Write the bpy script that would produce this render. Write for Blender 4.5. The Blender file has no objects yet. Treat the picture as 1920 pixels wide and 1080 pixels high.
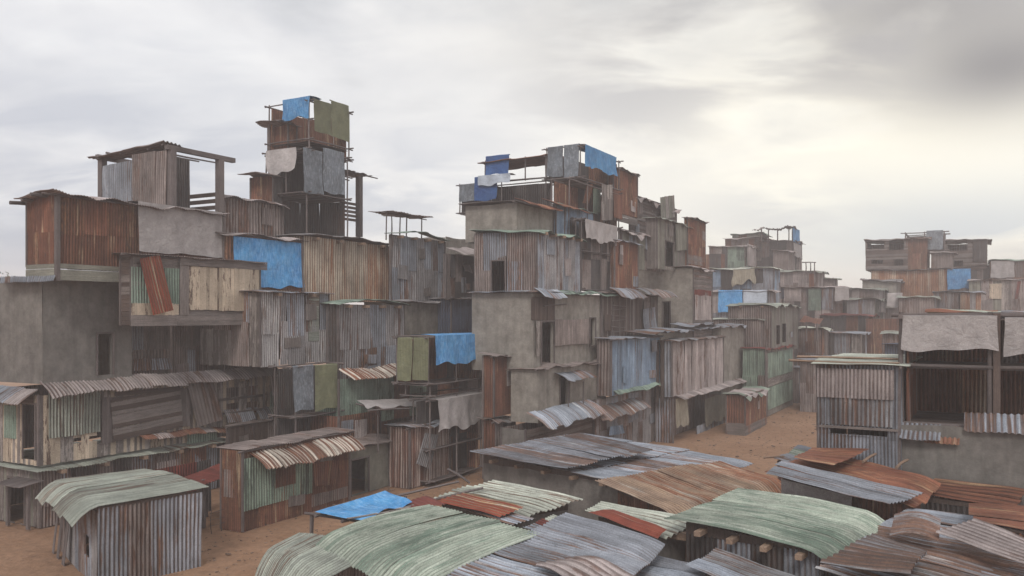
import bpy, math, random, zlib
import numpy as np
from mathutils import Vector

# ---------------------------------------------------------------- camera, sky, sun, exposure
scn = bpy.context.scene
F = 1600.0; CX = 960.0; HY = 590.0; CAMZ = 8.5
cam_d = bpy.data.cameras.new("camera"); cam = bpy.data.objects.new("camera", cam_d)
scn.collection.objects.link(cam); scn.camera = cam
cam.location = (0, 0, CAMZ); cam.rotation_euler = (math.radians(90), 0, 0)
cam_d.sensor_width = 36; cam_d.lens = 36 * F / 1920; cam_d.shift_y = 50 / 1920
cam_d.clip_start = .1; cam_d.clip_end = 5000
scn.view_settings.view_transform = 'Standard'; scn.view_settings.look = 'None'
scn.view_settings.exposure = 0.14; scn.view_settings.gamma = 1.0
scn.render.engine = 'CYCLES'
scn.cycles.volume_bounces = 3; scn.cycles.max_bounces = 6; scn.cycles.diffuse_bounces = 3
scn.cycles.transparent_max_bounces = 4

SUN_EL, SUN_AZ = math.radians(42), math.radians(188)      # azimuth measured from +Y towards +X
wd = bpy.data.worlds.new("World"); scn.world = wd; wd.use_nodes = True
nt = wd.node_tree; N = nt.nodes; L = nt.links
for n in list(N): N.remove(n)
def nd(t, **k):
    n = N.new(t)
    for a, b in k.items(): setattr(n, a, b)
    return n
def lk(a, b): L.new(a, b)
def mth(op, a, b=None, c=None, clamp=False):
    n = nd('ShaderNodeMath', operation=op); n.use_clamp = clamp
    for i, x in enumerate((a, b, c)):
        if x is None: continue
        if isinstance(x, (int, float)): n.inputs[i].default_value = x
        else: lk(x, n.inputs[i])
    return n.outputs[0]
def mix(fac, a, b, bt='MIX'):
    n = nd('ShaderNodeMix', data_type='RGBA', blend_type=bt)
    for s, x in ((n.inputs[0], fac), (n.inputs[6], a), (n.inputs[7], b)):
        if isinstance(x, (int, float)): s.default_value = x
        elif isinstance(x, tuple): s.default_value = (*x, 1)
        else: lk(x, s)
    return n.outputs[2]
def ramp(fac, *stops, interp='LINEAR'):
    n = nd('ShaderNodeValToRGB'); r = n.color_ramp; r.interpolation = interp
    while len(r.elements) < len(stops): r.elements.new(.5)
    for e, (p, c) in zip(r.elements, stops):
        e.position = p; e.color = (c, c, c, 1) if isinstance(c, (int, float)) else (*c, 1)
    lk(fac, n.inputs[0]); return n.outputs[0]
def noise(vec, scale, detail=4, rough=.55, dist=0.0):
    n = nd('ShaderNodeTexNoise'); n.inputs['Scale'].default_value = scale
    n.inputs['Detail'].default_value = detail; n.inputs['Roughness'].default_value = rough
    n.inputs['Distortion'].default_value = dist
    lk(vec, n.inputs['Vector']); return n.outputs['Fac']
def comb(x, y, z):
    n = nd('ShaderNodeCombineXYZ')
    for i, q in enumerate((x, y, z)):
        if isinstance(q, (int, float)): n.inputs[i].default_value = q
        else: lk(q, n.inputs[i])
    return n.outputs[0]
tc = nd('ShaderNodeTexCoord'); sp = nd('ShaderNodeSeparateXYZ'); lk(tc.outputs['Generated'], sp.inputs[0])
dx, dy, dz = sp.outputs
el = mth('MAXIMUM', dz, 0.0)
den = mth('ADD', el, .30)
cl = comb(mth('DIVIDE', dx, den), mth('DIVIDE', dy, den), mth('MULTIPLY', el, .8))
n1 = noise(cl, 1.5, 6, .5, .4)
mp = nd('ShaderNodeMapping'); mp.inputs['Location'].default_value = (7.3, 2.1, 4); mp.inputs['Scale'].default_value = (.8, 1.5, 1.3)
lk(cl, mp.inputs['Vector'])
n2 = noise(mp.outputs[0], 2.8, 6, .52, .4)
def spot(px, py, rad, sy=1.0):       # soft bump round a direction of the sky
    v = Vector(((px - CX) / F, 1, (HY - py) / F)).normalized()
    n = nd('ShaderNodeVectorMath', operation='SUBTRACT'); lk(tc.outputs['Generated'], n.inputs[0]); n.inputs[1].default_value = v
    m_ = nd('ShaderNodeVectorMath', operation='MULTIPLY'); lk(n.outputs[0], m_.inputs[0]); m_.inputs[1].default_value = (1, 1, 1 / sy)
    d = nd('ShaderNodeVectorMath', operation='DOT_PRODUCT'); lk(m_.outputs[0], d.inputs[0]); lk(m_.outputs[0], d.inputs[1])
    return mth('POWER', 2.718, mth('MULTIPLY', d.outputs['Value'], -1.0 / (rad * rad)))
n3 = noise(cl, 7.0, 6, .5, .3)
nn = mth('ADD', mth('ADD', mth('MULTIPLY', n1, .55), mth('MULTIPLY', n2, .33)), mth('MULTIPLY', n3, .12))
cloud = ramp(nn, (.38, (.44, .455, .49)), (.44, (.58, .59, .62)), (.49, (.70, .70, .715)), (.56, (.84, .835, .83)))
cloud = mix(mth('MULTIPLY', mth('MULTIPLY', spot(1600, 310, .46, .6), ramp(nn, (.36, .6), (.50, 1.0))), .98), cloud, (.97, .92, .78))
cloud = mix(mth('MULTIPLY', spot(800, 280, .22, .5), .6), cloud, (.79, .78, .775))
def shade(amt, cf, sp_, nv, lo, hi):
    global cloud
    cloud = mix(mth('MULTIPLY', mth('MULTIPLY', sp_, amt), ramp(nv, (lo, 0.0), (hi, 1.0))), cloud, cf)
shade(.95, (.26, .245, .24), spot(1880, 120, .11, .5), n1, .40, .52)
shade(.85, (.31, .295, .29), spot(1740, 5, .22, .26), n1, .38, .54)
shade(.8, (.36, .35, .355), spot(1400, 40, .22, .35), n2, .40, .56)
shade(.6, (.42, .41, .42), spot(1180, 190, .13, .45), n2, .40, .56)
shade(.6, (.42, .40, .39), spot(1610, 100, .08, .7), n2, .40, .52)
shade(.75, (.43, .45, .51), spot(40, 300, .34, .45), n2, .40, .56)
shade(.8, (.40, .435, .50), spot(20, 470, .18, .25), n1, .40, .53)
shade(.65, (.46, .485, .54), spot(560, 380, .28, .3), n2, .41, .55)
shade(.55, (.48, .50, .55), spot(330, 200, .20, .3), n1, .42, .54)
shade(.75, (.50, .545, .59), spot(1800, 440, .22, .25), n1, .40, .52)
shade(.5, (.56, .56, .57), spot(1450, 400, .12, .4), n2, .40, .54)
cloud = mix(mth('MULTIPLY', ramp(dz, (0.0, 1.0), (.06, 0.0), interp='EASE'), .5), cloud, (.80, .765, .73))
sky = nd('ShaderNodeTexSky', sky_type='NISHITA', sun_disc=False, sun_elevation=SUN_EL, sun_rotation=SUN_AZ)
bg1 = nd('ShaderNodeBackground'); lk(sky.outputs[0], bg1.inputs[0]); bg1.inputs[1].default_value = .1
bg2 = nd('ShaderNodeBackground'); lk(cloud, bg2.inputs[0]); bg2.inputs[1].default_value = 1.16
ms = nd('ShaderNodeMixShader'); ms.inputs[0].default_value = .94; lk(bg1.outputs[0], ms.inputs[1]); lk(bg2.outputs[0], ms.inputs[2])
wo = nd('ShaderNodeOutputWorld'); lk(ms.outputs[0], wo.inputs[0])

sl = bpy.data.lights.new("sun", 'SUN'); sl.energy = 1.35; sl.angle = math.radians(16); sl.color = (1, .95, .88)
so = bpy.data.objects.new("sun", sl); scn.collection.objects.link(so)
sd = Vector((math.sin(SUN_AZ) * math.cos(SUN_EL), math.cos(SUN_AZ) * math.cos(SUN_EL), math.sin(SUN_EL)))
so.rotation_euler = sd.to_track_quat('Z', 'Y').to_euler(); so.location = sd * 50

# ---------------------------------------------------------------- materials (all procedural, on metre coordinates u, v and a per-sheet random r)
MAT = {}; KIND = {}
def begin(name):
    global N, L, nt
    m = bpy.data.materials.new(name); m.use_nodes = True; nt = m.node_tree; N = nt.nodes; L = nt.links
    for n in list(N): N.remove(n)
    MAT[name] = m
    at = nd('ShaderNodeAttribute', attribute_name='uvm'); s = nd('ShaderNodeSeparateXYZ'); lk(at.outputs['Vector'], s.inputs[0])
    geo = nd('ShaderNodeNewGeometry')
    return m, s.outputs, geo
def finish(col, rough=.75, metal=0.0, bump=None, bs=.3, bd=.02):
    p = nd('ShaderNodeBsdfPrincipled'); o = nd('ShaderNodeOutputMaterial')
    lk(col, p.inputs['Base Color'])
    if isinstance(rough, (int, float)): p.inputs['Roughness'].default_value = rough
    else: lk(rough, p.inputs['Roughness'])
    p.inputs['Metallic'].default_value = metal; p.inputs['Specular IOR Level'].default_value = .3
    if bump is not None:
        b = nd('ShaderNodeBump'); b.inputs['Strength'].default_value = bs; b.inputs['Distance'].default_value = bd
        lk(bump, b.inputs['Height']); lk(b.outputs[0], p.inputs['Normal'])
    lk(p.outputs[0], o.inputs[0])
def dirt(col, geo, r, lo=.62, hi=1.1, sc=.8):
    d = ramp(noise(geo.outputs['Position'], sc, 6, .65), (.3, lo), (.68, hi))
    col = mix(1.0, col, d, 'MULTIPLY')
    h = mth('FRACT', mth('MULTIPLY', r, 7.31))
    return mix(1.0, col, ramp(h, (0, .74), (1, 1.16)), 'MULTIPLY')
def metal(name, c1, c2, wc, wear, fu=3.0, fv=.45, wc2=None, rough=.62, pale=None, soft=.1, groove_shade=.92):
    """painted or galvanised sheet: base c1..c2, worn to wc in streaks along the sheet"""
    m, (u, v, r), geo = begin(name); KIND[name] = 'corr'
    rz = mth('MULTIPLY', r, 31.0)
    base = mix(ramp(noise(comb(mth('MULTIPLY', u, 2.2), mth('MULTIPLY', v, .6), rz), 1, 4), (.35, 0.0), (.65, 1.0)), c1, c2)
    w = noise(comb(mth('MULTIPLY', u, fu), mth('MULTIPLY', v, fv), mth('ADD', rz, 9.1)), 1, 7, .68)
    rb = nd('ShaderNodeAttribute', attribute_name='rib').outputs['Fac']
    th = mth('ADD', mth('MULTIPLY', rb, .075), .72 - wear * .42)
    th = mth('ADD', th, mth('MULTIPLY', mth('SUBTRACT', mth('FRACT', mth('MULTIPLY', r, 13.7)), .5), .22))
    mask = nd('ShaderNodeMapRange'); lk(w, mask.inputs[0]); lk(th, mask.inputs[1]); lk(mth('ADD', th, soft), mask.inputs[2])
    wcol = mix(ramp(noise(comb(mth('MULTIPLY', u, 7.0), mth('MULTIPLY', v, 2.2), rz), 1.3, 5, .65), (.35, 0.0), (.65, 1.0)), wc, wc2 or tuple(x * .55 for x in wc))
    col = mix(mask.outputs[0], base, wcol)
    if pale:
        pm = ramp(noise(comb(mth('MULTIPLY', u, 5.0), mth('MULTIPLY', v, .22), mth('ADD', rz, 4)), 1, 6, .7), (.56, 0.0), (.66, .85))
        col = mix(pm, col, pale)
    sp_ = ramp(noise(comb(mth('MULTIPLY', u, 14.0), mth('MULTIPLY', v, 7.0), rz), 1, 3, .6), (.62, 1.0), (.75, .6))
    col = mix(1.0, col, sp_, 'MULTIPLY')
    # fine lighter and darker streaks running along the sheet
    ln = noise(comb(mth('MULTIPLY', u, 13.0), mth('MULTIPLY', v, .35), mth('ADD', rz, 2.2)), 1, 4, .6)
    col = mix(1.0, col, ramp(ln, (.36, .80), (.50, 1.0), (.64, 1.18)), 'MULTIPLY')
    # groove shade painted into the colour with some rust, broken up along the sheet
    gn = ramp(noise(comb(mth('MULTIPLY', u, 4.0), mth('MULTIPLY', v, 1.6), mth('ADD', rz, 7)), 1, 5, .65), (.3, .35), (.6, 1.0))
    gf = mth('MULTIPLY', mth('MULTIPLY', ramp(mth('MULTIPLY', rb, -1.0), (-.0, 0.0), (.7, 1.0)), gn), groove_shade)
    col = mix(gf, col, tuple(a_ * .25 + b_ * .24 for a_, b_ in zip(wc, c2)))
    col = mix(1.0, col, ramp(noise(geo.outputs['Position'], 26, 3, .7), (.3, .78), (.7, 1.2)), 'MULTIPLY')
    finish(dirt(col, geo, r), rough, .15, noise(comb(mth('MULTIPLY', u, 6.0), mth('MULTIPLY', v, 3.0), rz), 1, 4), .25, .015)
def wood(name, c1, c2, paint=None, pw=.5, grain=1.0):
    m, (u, v, r), geo = begin(name); KIND[name] = 'wood'
    rz = mth('MULTIPLY', r, 57.0)
    g = noise(comb(mth('MULTIPLY', u, 42.0), mth('MULTIPLY', v, 1.6), rz), 1, 5, .6, .6)
    col = mix(ramp(g, (.32, 0.0), (.68, 1.0)), c1, c2)
    if paint:
        pm = noise(comb(mth('MULTIPLY', u, 9.0), mth('MULTIPLY', v, 1.5), mth('ADD', rz, 3)), 1, 8, .72)
        th = mth('ADD', .62 - .3 * pw, mth('MULTIPLY', mth('SUBTRACT', mth('FRACT', mth('MULTIPLY', r, 5.7)), .5), .2))
        mk = nd('ShaderNodeMapRange'); lk(pm, mk.inputs[0]); lk(th, mk.inputs[1]); lk(mth('ADD', th, .03), mk.inputs[2])
        col = mix(mk.outputs[0], col, paint)
    col = mix(1.0, col, ramp(noise(geo.outputs['Position'], 22, 3, .7), (.3, .78), (.7, 1.2)), 'MULTIPLY')
    finish(dirt(col, geo, r, .68, 1.12), .85, 0, g, .35, .01)
def cement(name, c1, c2):
    m, (u, v, r), geo = begin(name); KIND[name] = 'conc'
    P = geo.outputs['Position']
    col = mix(ramp(noise(P, .45, 6, .62), (.35, 0.0), (.65, 1.0)), c1, c2)
    col = mix(1.0, col, ramp(noise(P, 1.7, 9, .74), (.32, .66), (.68, 1.24)), 'MULTIPLY')
    st = noise(comb(mth('MULTIPLY', u, 2.4), mth('MULTIPLY', v, .28), 2.0), 1, 6, .6)
    col = mix(1.0, col, ramp(st, (.34, .78), (.55, 1.0)), 'MULTIPLY')
    col = mix(ramp(noise(P, 16, 5, .8), (.60, 0.0), (.74, .5)), col, tuple(x * .45 for x in c1))
    finish(col, .92, 0, mth('ADD', noise(P, 9, 6, .7), mth('MULTIPLY', noise(P, 1.7, 3), 1.4)), .5, .04)
def cloth(name, c1, c2, wc, wear, fu=2.0, fv=1.4, rough=.8, weave=0):
    m, (u, v, r), geo = begin(name); KIND[name] = 'cloth'
    rz = mth('MULTIPLY', r, 31.0)
    col = mix(ramp(noise(comb(mth('MULTIPLY', u, 1.3), mth('MULTIPLY', v, 1.0), rz), 1, 5, .6), (.32, 0.0), (.68, 1.0)), c1, c2)
    w = noise(comb(mth('MULTIPLY', u, fu), mth('MULTIPLY', v, fv), mth('ADD', rz, 3.3)), 2, 8, .72)
    col = mix(ramp(w, (.66 - .3 * wear, 0.0), (.86 - .3 * wear, .6)), col, wc)
    b = noise(comb(mth('MULTIPLY', u, 3.0), mth('MULTIPLY', v, 3.0), rz), 1.4, 6, .6, .8)
    if weave:
        wv = mth('SINE', mth('MULTIPLY', u, 2 * math.pi / weave))
        col = mix(1.0, col, ramp(wv, (0.0, .72), (1.0, 1.05)), 'MULTIPLY')
    col = mix(1.0, col, ramp(noise(geo.outputs['Position'], 30, 3, .7), (.3, .84), (.7, 1.16)), 'MULTIPLY')
    finish(dirt(col, geo, r, .74, 1.12, 1.6), rough, 0, b, .7, .09)
RU = (.21, .078, .042); RU2 = (.12, .045, .03)
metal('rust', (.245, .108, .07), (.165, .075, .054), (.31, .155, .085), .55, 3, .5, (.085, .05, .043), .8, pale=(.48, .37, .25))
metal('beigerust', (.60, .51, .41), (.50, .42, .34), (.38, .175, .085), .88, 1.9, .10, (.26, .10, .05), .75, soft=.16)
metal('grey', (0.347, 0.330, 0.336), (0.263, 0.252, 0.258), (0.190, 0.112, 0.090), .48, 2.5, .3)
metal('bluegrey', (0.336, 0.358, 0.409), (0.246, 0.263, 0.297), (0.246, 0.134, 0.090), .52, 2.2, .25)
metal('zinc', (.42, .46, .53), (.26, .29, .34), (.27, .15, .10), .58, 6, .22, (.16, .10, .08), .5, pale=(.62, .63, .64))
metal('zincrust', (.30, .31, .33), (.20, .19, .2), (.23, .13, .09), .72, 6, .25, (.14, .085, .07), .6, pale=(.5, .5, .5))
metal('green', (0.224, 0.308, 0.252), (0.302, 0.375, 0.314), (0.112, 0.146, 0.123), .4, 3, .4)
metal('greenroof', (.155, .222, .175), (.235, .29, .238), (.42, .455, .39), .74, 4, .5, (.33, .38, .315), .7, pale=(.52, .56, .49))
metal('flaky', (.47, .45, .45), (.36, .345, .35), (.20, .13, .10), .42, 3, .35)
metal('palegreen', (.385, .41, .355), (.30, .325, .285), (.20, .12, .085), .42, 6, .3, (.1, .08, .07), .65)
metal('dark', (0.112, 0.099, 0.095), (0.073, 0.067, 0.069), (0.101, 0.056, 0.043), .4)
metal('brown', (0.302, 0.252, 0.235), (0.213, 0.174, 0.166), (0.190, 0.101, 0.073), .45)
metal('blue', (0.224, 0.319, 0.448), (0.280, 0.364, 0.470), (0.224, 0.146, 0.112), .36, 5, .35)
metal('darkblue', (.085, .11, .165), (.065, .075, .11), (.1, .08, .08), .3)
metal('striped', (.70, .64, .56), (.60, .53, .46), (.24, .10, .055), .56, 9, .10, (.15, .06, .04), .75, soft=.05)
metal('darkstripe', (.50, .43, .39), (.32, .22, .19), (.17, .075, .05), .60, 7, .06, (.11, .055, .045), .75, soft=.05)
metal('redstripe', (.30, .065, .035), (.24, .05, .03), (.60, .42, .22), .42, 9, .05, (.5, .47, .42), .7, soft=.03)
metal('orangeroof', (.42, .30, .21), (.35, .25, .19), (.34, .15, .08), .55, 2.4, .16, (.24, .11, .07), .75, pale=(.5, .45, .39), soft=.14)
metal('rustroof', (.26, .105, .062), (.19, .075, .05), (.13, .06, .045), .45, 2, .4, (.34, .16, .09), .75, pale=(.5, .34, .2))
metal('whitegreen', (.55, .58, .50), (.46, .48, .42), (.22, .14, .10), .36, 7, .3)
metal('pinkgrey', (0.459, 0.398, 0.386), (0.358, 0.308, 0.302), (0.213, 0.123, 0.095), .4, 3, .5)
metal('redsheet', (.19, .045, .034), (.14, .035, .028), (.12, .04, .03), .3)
wood('beige', (.20, .14, .11), (.11, .075, .06), (.52, .425, .33), .75)
wood('pale', (.22, .19, .175), (.13, .11, .105), (.34, .30, .28), .4)
wood('woodgrey', (.25, .215, .20), (.13, .11, .105))
wood('woodbrown', (.135, .098, .083), (.075, .055, .05))
wood('woodgreen', (.27, .265, .22), (.15, .145, .125))
wood('post', (.19, .16, .155), (.10, .082, .08))
wood('beam', (.36, .25, .18), (.22, .15, .11))
cement('conc', (.235, .213, .188), (.315, .288, .258))
cement('concdark', (.15, .138, .13), (.20, .187, .172))
cement('concgreen', (.185, .185, .155), (.235, .225, .195))
cloth('tarpblue', (.04, .20, .46), (.08, .31, .60), (.30, .50, .74), .7, 7, 1.2)
cloth('tarpdarkblue', (.028, .075, .22), (.04, .11, .28), (.1, .18, .34), .3)
cloth('tarpgrey', (.42, .385, .38), (.345, .315, .31), (.54, .51, .50), .45)
cloth('tarpwhite', (.50, .55, .62), (.42, .46, .54), (.28, .30, .34), .4)
cloth('matgreen', (.225, .235, .14), (.19, .195, .12), (.29, .29, .20), .4, 2, 1, .9, .09)
cloth('matgrey', (.20, .225, .26), (.13, .145, .165), (.44, .47, .51), .62, 5, 1.6, .9)
cloth('ragcloth', (.37, .33, .26), (.29, .255, .20), (.17, .14, .11), .4, 5, 1, .9, .16)

m, (u, v, r), geo = begin('sand'); P = geo.outputs['Position']
c = mix(ramp(noise(P, .22, 6, .6), (.35, 0.0), (.65, 1.0)), (.275, .155, .092), (.36, .215, .135))
c = mix(1.0, c, ramp(noise(P, 3.1, 7, .75), (.3, .7), (.68, 1.15)), 'MULTIPLY')
c = mix(ramp(noise(P, 7, 5, .8), (.61, 0.0), (.68, .75)), c, (.11, .07, .05))
finish(c, .95, 0, mth('ADD', noise(P, 5, 8, .7), mth('MULTIPLY', noise(P, 1.1, 4), 2)), .8, .08)
m, (u, v, r), geo = begin('leaf'); finish(mix(ramp(r, (0, 0.0), (1, 1.0)), (.04, .055, .03), (.09, .11, .05)), .8)
m, (u, v, r), geo = begin('stone'); finish(mix(ramp(r, (0, 0.0), (1, 1.0)), (.12, .08, .06), (.3, .22, .17)), .9)

# ---------------------------------------------------------------- the street grid: U runs along the lane, V across it to the left
TH = math.radians(29.0)
U = Vector((math.sin(TH), math.cos(TH), 0)); V = Vector((-math.cos(TH), math.sin(TH), 0)); Z = Vector((0, 0, 1)); CAM = Vector((0, 0, CAMZ))
def W3(a, b, z): return U * a + V * b + Z * z
def ray(x, y): return Vector(((x - CX) / F, 1.0, (HY - y) / F))
def on_b(x, y, b): d = ray(x, y); return CAM + d * (b / d.dot(V))
def on_a(x, y, a): d = ray(x, y); return CAM + d * (a / d.dot(U))
def on_z(x, y, z): d = ray(x, y); return CAM + d * ((z - CAMZ) / d.z)
def at_y(x, y, Y): return CAM + ray(x, y) * Y

# ---------------------------------------------------------------- mesh builder
def rng_of(s): return random.Random(zlib.crc32(s.encode()))
class MB:
    def __init__(s, key='x'):
        s.v = []; s.f = []; s.a = []; s.m = []; s.n = 0; s.mats = []; s.r = rng_of(key); s.q = np.random.RandomState(zlib.crc32(key.encode()) & 0x7fffffff)
    def mi(s, m):
        if m not in s.mats: s.mats.append(m)
        return s.mats.index(m)
    def add(s, P, A, Fc, mat):
        P = np.asarray(P, float).reshape(-1, 3); s.v.append(P); A = np.asarray(A, float); A = A.reshape(-1, A.shape[-1])
        s.a.append(A if A.shape[1] == 4 else np.concatenate([A, np.zeros((len(A), 1))], 1))
        Fc = np.asarray(Fc, int) + s.n; s.f.append(Fc); s.m.append(np.full(len(Fc), s.mi(mat))); s.n += len(P)
    def grid(s, P, A, mat, mask=None):
        nu, nv = P.shape[:2]
        i = np.arange(nu * nv).reshape(nu, nv)
        Fc = np.stack([i[:-1, :-1], i[1:, :-1], i[1:, 1:], i[:-1, 1:]], -1)
        Fc = Fc[mask] if mask is not None else Fc.reshape(-1, 4)
        if len(Fc): s.add(P, A, Fc, mat)
    def box(s, o, e1, e2, e3, mat, r=None, along=2):
        """box from corner o with edge vectors; the grain runs along edge number `along`"""
        o, e1, e2, e3 = (np.array(x, float) for x in (o, e1, e2, e3)); r = s.r.random() if r is None else r
        E = (e1, e2, e3); ln = [np.linalg.norm(e) for e in E]; w = [i for i in range(3) if i != along]
        for ax in range(3):
            i, j = [k for k in range(3) if k != ax]
            for side in (0, 1):
                b = o + E[ax] * side
                pts = [b, b + E[i], b + E[i] + E[j], b + E[j]]
                lc = []
                for (p, q) in ((0, 0), (1, 0), (1, 1), (0, 1)):
                    c = {i: p * ln[i], j: q * ln[j], ax: 0}
                    lc.append((c[w[0]] + c[w[1]] + r * 9, c[along] + r * 23, r))
                s.add(pts, lc, [[0, 1, 2, 3]] if (side == 1) ^ (ax == 1) else [[3, 2, 1, 0]], mat)
    def pole(s, p, q, rad, mat, n=6, bend=.03):
        p, q = np.array(p, float), np.array(q, float); d = q - p; ln = np.linalg.norm(d); d = d / ln
        k = 5; r = s.r.random(); t = np.linspace(0, 1, k)
        e = np.cross(d, [0, 0, 1] if abs(d[2]) < .9 else [1, 0, 0]); e /= np.linalg.norm(e); g = np.cross(d, e)
        off = (s.r.uniform(-1, 1) * e + s.r.uniform(-1, 1) * g) * bend
        an = np.linspace(0, 2 * math.pi, n + 1)
        P = np.zeros((n + 1, k, 3)); A = np.zeros((n + 1, k, 3))
        for j in range(k):
            c = p + d * ln * t[j] + off * math.sin(math.pi * t[j]); rr = rad * (1 - .2 * t[j]) * s.r.uniform(.92, 1.08)
            P[:, j] = c + rr * (np.cos(an)[:, None] * e + np.sin(an)[:, None] * g)
            A[:, j, 0] = an * rad; A[:, j, 1] = t[j] * ln; A[:, j, 2] = r
        s.grid(P, A, mat)
        for j in (0, k - 1): s.add(P[:-1, j], np.tile([0, 0, r], (n, 1)), [list(range(4)), [0, 3, 4, 5]] if n == 6 else [list(range(4))], mat)
    # corrugated sheets covering the quad; ridges run along P00 -> P01
    def sheets(s, Q, mats, pitch=.14, amp=.034, pw=.85, pl=2.3, warp=.018, ragged=.04, holes=(), droop=0, dlen=.9, dvar=1.0, arch=0, archt=0, spw=6, lift=.007, row=.45, miss=0):
        P00, P10, P11, P01 = (np.array(x, float) for x in Q)
        Wd = (np.linalg.norm(P10 - P00) + np.linalg.norm(P11 - P01)) / 2; H = (np.linalg.norm(P01 - P00) + np.linalg.norm(P11 - P10)) / 2
        n = np.cross(P10 - P00, P01 - P00); n = n / (np.linalg.norm(n) + 1e-9)
        mats = [mats] if isinstance(mats, str) else mats
        ph = s.q.rand(8) * 6.28; nc = max(1, round(Wd / pw)); nr = max(1, round(H / pl))
        cb = np.linspace(0, Wd, nc + 1); cb[1:-1] += s.q.uniform(-.12, .12, nc - 1) * pw
        for i in range(nc):
            tb = np.linspace(0, H, nr + 1)
            if nr > 1: tb[1:-1] += s.q.uniform(-.06, .06) * pl
            for j in range(nr):
                if miss and s.r.random() < miss: continue
                mat = s.r.choice(mats); r = s.r.random()
                s0 = cb[i] - .02 * (i > 0); s1 = cb[i + 1] + .02 * (i < nc - 1)
                t0 = tb[j] - (.07 if j else s.r.uniform(0, ragged)); t1 = tb[j + 1] + (s.r.uniform(0, ragged) if j == nr - 1 else .02)
                S = np.arange(s0, s1 + 1e-6, pitch / spw); S[-1] = s1
                nt_ = max(2, int((t1 - t0) / row) + 1); T = np.linspace(t0, t1, nt_)
                for h in holes:
                    if h[0] < s1 and h[2] > s0: S = np.unique(np.concatenate([S, [np.clip(h[0], s0, s1), np.clip(h[2], s0, s1)]]))
                    if h[1] < t1 and h[3] > t0: T = np.unique(np.concatenate([T, [np.clip(h[1], t0, t1), np.clip(h[3], t0, t1)]]))
                SS, TT = np.meshgrid(S, T, indexing='ij'); uu = (SS / Wd)[..., None]; vv = (TT / H)[..., None]
                P = (1 - uu) * (1 - vv) * P00 + uu * (1 - vv) * P10 + uu * vv * P11 + (1 - uu) * vv * P01
                w = .75 * warp * (np.sin(SS * 1.9 + TT * .5 + ph[0]) + .7 * np.sin(SS * .8 - TT * .9 + ph[1]) + .5 * np.sin(SS * 4.3 + TT * 1.3 + ph[2]))
                w = w + .7 * warp * (np.abs(((TT / 1.7 + ph[5]) % 1) - .5) * 2 - .5) + .5 * warp * (np.abs(((SS / 1.1 + TT / 3 + ph[6]) % 1) - .5) * 2 - .5)
                tilt = s.q.uniform(-1, 1) * .011
                D = amp * np.sin(2 * math.pi * SS / pitch + .6 * np.sin(TT * 1.1 + r * 6)) + lift * ((i % 2) + j * 2.4) + w + tilt * (TT - t0)
                P = P + n * D[..., None]
                if droop:
                    P[..., 2] -= droop * np.clip(1 - TT / dlen, 0, 1.3) ** 2 * (1 + dvar * (.5 * np.sin(SS * 1.5 + ph[3]) + .35 * np.sin(SS * 3.7 + ph[4])))
                if arch: P[..., 2] += arch * np.sin(np.clip(SS / Wd, 0, 1) * math.pi)
                if archt: P[..., 2] += archt * np.sin(np.clip(TT / H, 0, 1) * math.pi)
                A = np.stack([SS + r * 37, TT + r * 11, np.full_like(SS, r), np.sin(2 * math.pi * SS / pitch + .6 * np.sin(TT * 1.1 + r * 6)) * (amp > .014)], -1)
                mask = None
                if holes:
                    cs = (S[:-1] + S[1:]) / 2; ct = (T[:-1] + T[1:]) / 2; CS, CT = np.meshgrid(cs, ct, indexing='ij'); mask = np.ones(CS.shape, bool)
                    for h in holes: mask &= ~((CS > h[0]) & (CS < h[2]) & (CT > h[1]) & (CT < h[3]))
                s.grid(P, A, mat, mask)
    def boards(s, Q, mats, bw=.17, gap=.008, thick=.022, ragged=.04, holes=(), out=.02, miss=0):
        P00, P10, P11, P01 = (np.array(x, float) for x in Q); mats = [mats] if isinstance(mats, str) else mats
        Wd = np.linalg.norm(P10 - P00); H = np.linalg.norm(P01 - P00); e = (P10 - P00) / Wd; f = (P01 - P00) / H; n = np.cross(e, f)
        x = 0
        while x < Wd - .02:
            w = min(bw * s.r.uniform(.75, 1.3), Wd - x)
            if Wd - x - w < .05: w = Wd - x
            segs = [(-s.r.uniform(0, ragged), H + s.r.uniform(-ragged, ragged) * .5)]
            c = x + w / 2
            for h in holes:
                if h[0] - .02 < c < h[2] + .02:
                    ns = []
                    for (t0, t1) in segs:
                        if h[1] > t0 and h[3] < t1: ns += [(t0, h[1]), (h[3], t1)]
                        elif h[1] <= t0 < h[3]: ns += [(h[3], t1)] if h[3] < t1 else []
                        elif h[1] < t1 <= h[3]: ns += [(t0, h[1])]
                        else: ns.append((t0, t1))
                    segs = ns
            o = s.r.uniform(0, out); mat = s.r.choice(mats)
            if not (miss and s.r.random() < miss):
                for t0, t1 in segs:
                    if t1 - t0 > .03:
                        sk = f * (t1 - t0) + e * s.r.uniform(-.004, .004) * (t1 - t0)
                        s.box(P00 + e * (x + gap / 2) + f * t0 + n * (o - thick), e * (w - gap), n * thick, sk, mat)
            x += w
    def slab(s, Q, mat, holes=(), thick=.16, wob=.0):
        """rendered masonry: a face with openings and their reveals"""
        P00, P10, P11, P01 = (np.array(x, float) for x in Q)
        Wd = np.linalg.norm(P10 - P00); H = np.linalg.norm(P01 - P00); e = (P10 - P00) / Wd; f = (P01 - P00) / H; n = np.cross(e, f); r = s.r.random()
        S = np.unique(np.clip(np.concatenate([np.arange(0, Wd, .5), [Wd], *[[h[0], h[2]] for h in holes]]), 0, Wd))
        T = np.unique(np.clip(np.concatenate([np.arange(0, H, .5), [H], *[[h[1], h[3]] for h in holes]]), 0, H))
        SS, TT = np.meshgrid(S, T, indexing='ij')
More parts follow.
